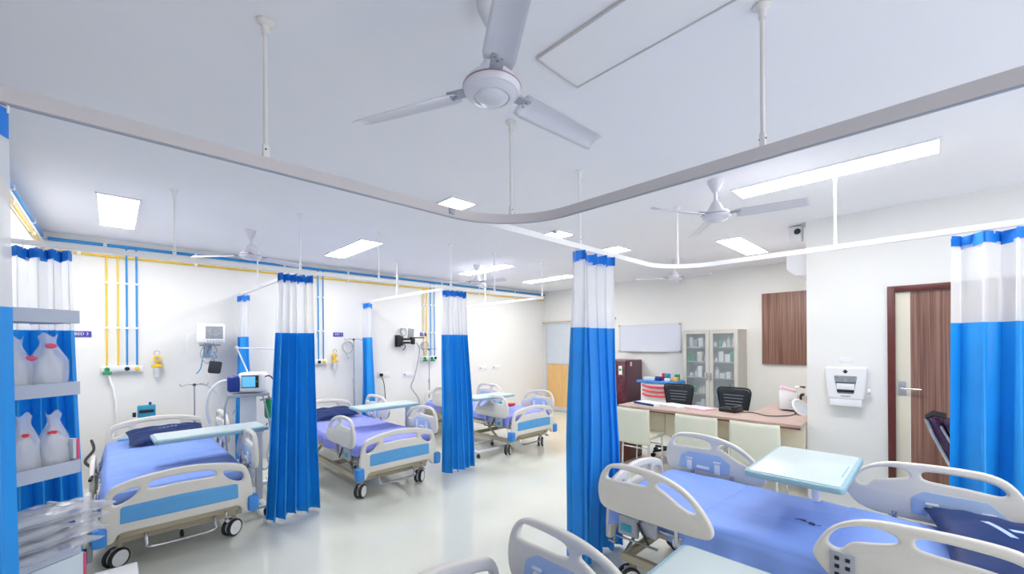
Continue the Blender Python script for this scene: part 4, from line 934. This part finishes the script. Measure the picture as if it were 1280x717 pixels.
w_ = B().plate(rpoly([(-.06, -.10), (.06, -.10), (.085, .065), (-.085, .065)], .012), [], .006, Matrix.Translation((-.088, 0, 0)) @ Mx, .002); w_ = w_.obj('viewing_window', 'screengrey', t)
B().bx(-.0945, -.091, -.062, .062, -.088, -.065).obj('dark_slot', 'black', w_); B().bx(-.0945, -.091, -.075, .075, -.002, .006).obj('window_bar', 'mesh', w_)
B().bx(-.0945, -.0915, -.065, .065, -.06, -.006, .001).obj('paper_roll', 'paper', w_)
B().box((-.09, 0, .105), (.004, .028, .028), .001, Matrix.Rotation(PI / 4, 3, 'X')).obj('lock_mark', 'mesh', t)
B().bx(-.09, -.02, -.115, .115, -.215, -.151, .003).obj('paper_towel', 'paper', t)
B().cyl((-.05, -.155, -.07), (-.05, -.175, -.07), .022).obj('side_knob', 'white', t)
text('lettering', '~~~~', .02, 'screengrey', t, Matrix.Translation((-.0885, 0, -.125)) @ FACE_X) if False else B().bx(-.0885, -.086, -.035, .035, -.128, -.120).obj('maker_mark', 'screengrey', t, smooth=False)
t = B().bx(XP - .006, XP - .0005, .545, .645, 1.345, 1.395, .001).obj('wall_sticker', 'paper'); tag(t, 'small pale sticker on the wall above the towel dispenser', 'sticker')

# items on the hidden side of the projecting wall
t = thing('air_conditioner', 'white wall unit sticking out at the corner of the projecting wall', 'air conditioner', (5.55, YP, 2.36))
out = rpoly([(0, .13), (.20, .13), (.20, -.06), (.12, -.13), (0, -.13)], .02)
B().plate([(y, z) for y, z in out], [], .85, YZ(0), .006).obj('housing', 'white', t); B().bx(-.38, .38, .15, .16, -.11, -.095).obj('louvre', 'grey', t) if False else None
t = thing('security_camera', 'small white ceiling camera with dark lens above the wall unit', 'camera', (5.10, YP + .11, H))
B().box((0, 0, -.09), (.12, .12, .16), .012).obj('housing', 'white', t); B().cyl((-.085, -.03, -.07), (-.055, -.02, -.07), .028).obj('lens', 'black', t)

# ---------------------------------------------------------------- folded wheelchair by the door
t = thing('folded_wheelchair', 'folded chair with purple fabric and steel tubes leaning by the brown door', 'wheelchair', (4.72, -.1, 0))
def W2(p): return Vector(p) - Vector((4.72, -.1, 0))
for x in (4.62, 4.74):
    b = B(); b.tube([W2(q) for q in ((x, .06, .93), (x, .02, .80), (x, -.30, .03))], .013, 8); b.tube([W2(q) for q in ((x + .02, -.02, .88), (x + .02, -.36, .10))], .011, 8); b.obj('side_tube', 'steel', t)
    B().tube([W2(q) for q in ((x, .06, .93), (x, .02, .97), (x, -.05, .955))], .016, 8).obj('handle_grip', 'black', t)
def f(u, v): return W2((4.61 + .14 * u + .02 * math.sin(PI * v * 2), .045 - .31 * v - .05 * math.sin(PI * u), .94 - .78 * v))
B().grid(f, 8, 14).obj('fabric', 'purple', t, solid=.03)
def f(u, v): return W2((4.61 + .14 * u, -.04 - .2 * v - .04 * math.sin(PI * u), .93 - .40 * v))
B().grid(f, 8, 10).obj('seat_fabric', 'purple', t, solid=.04)
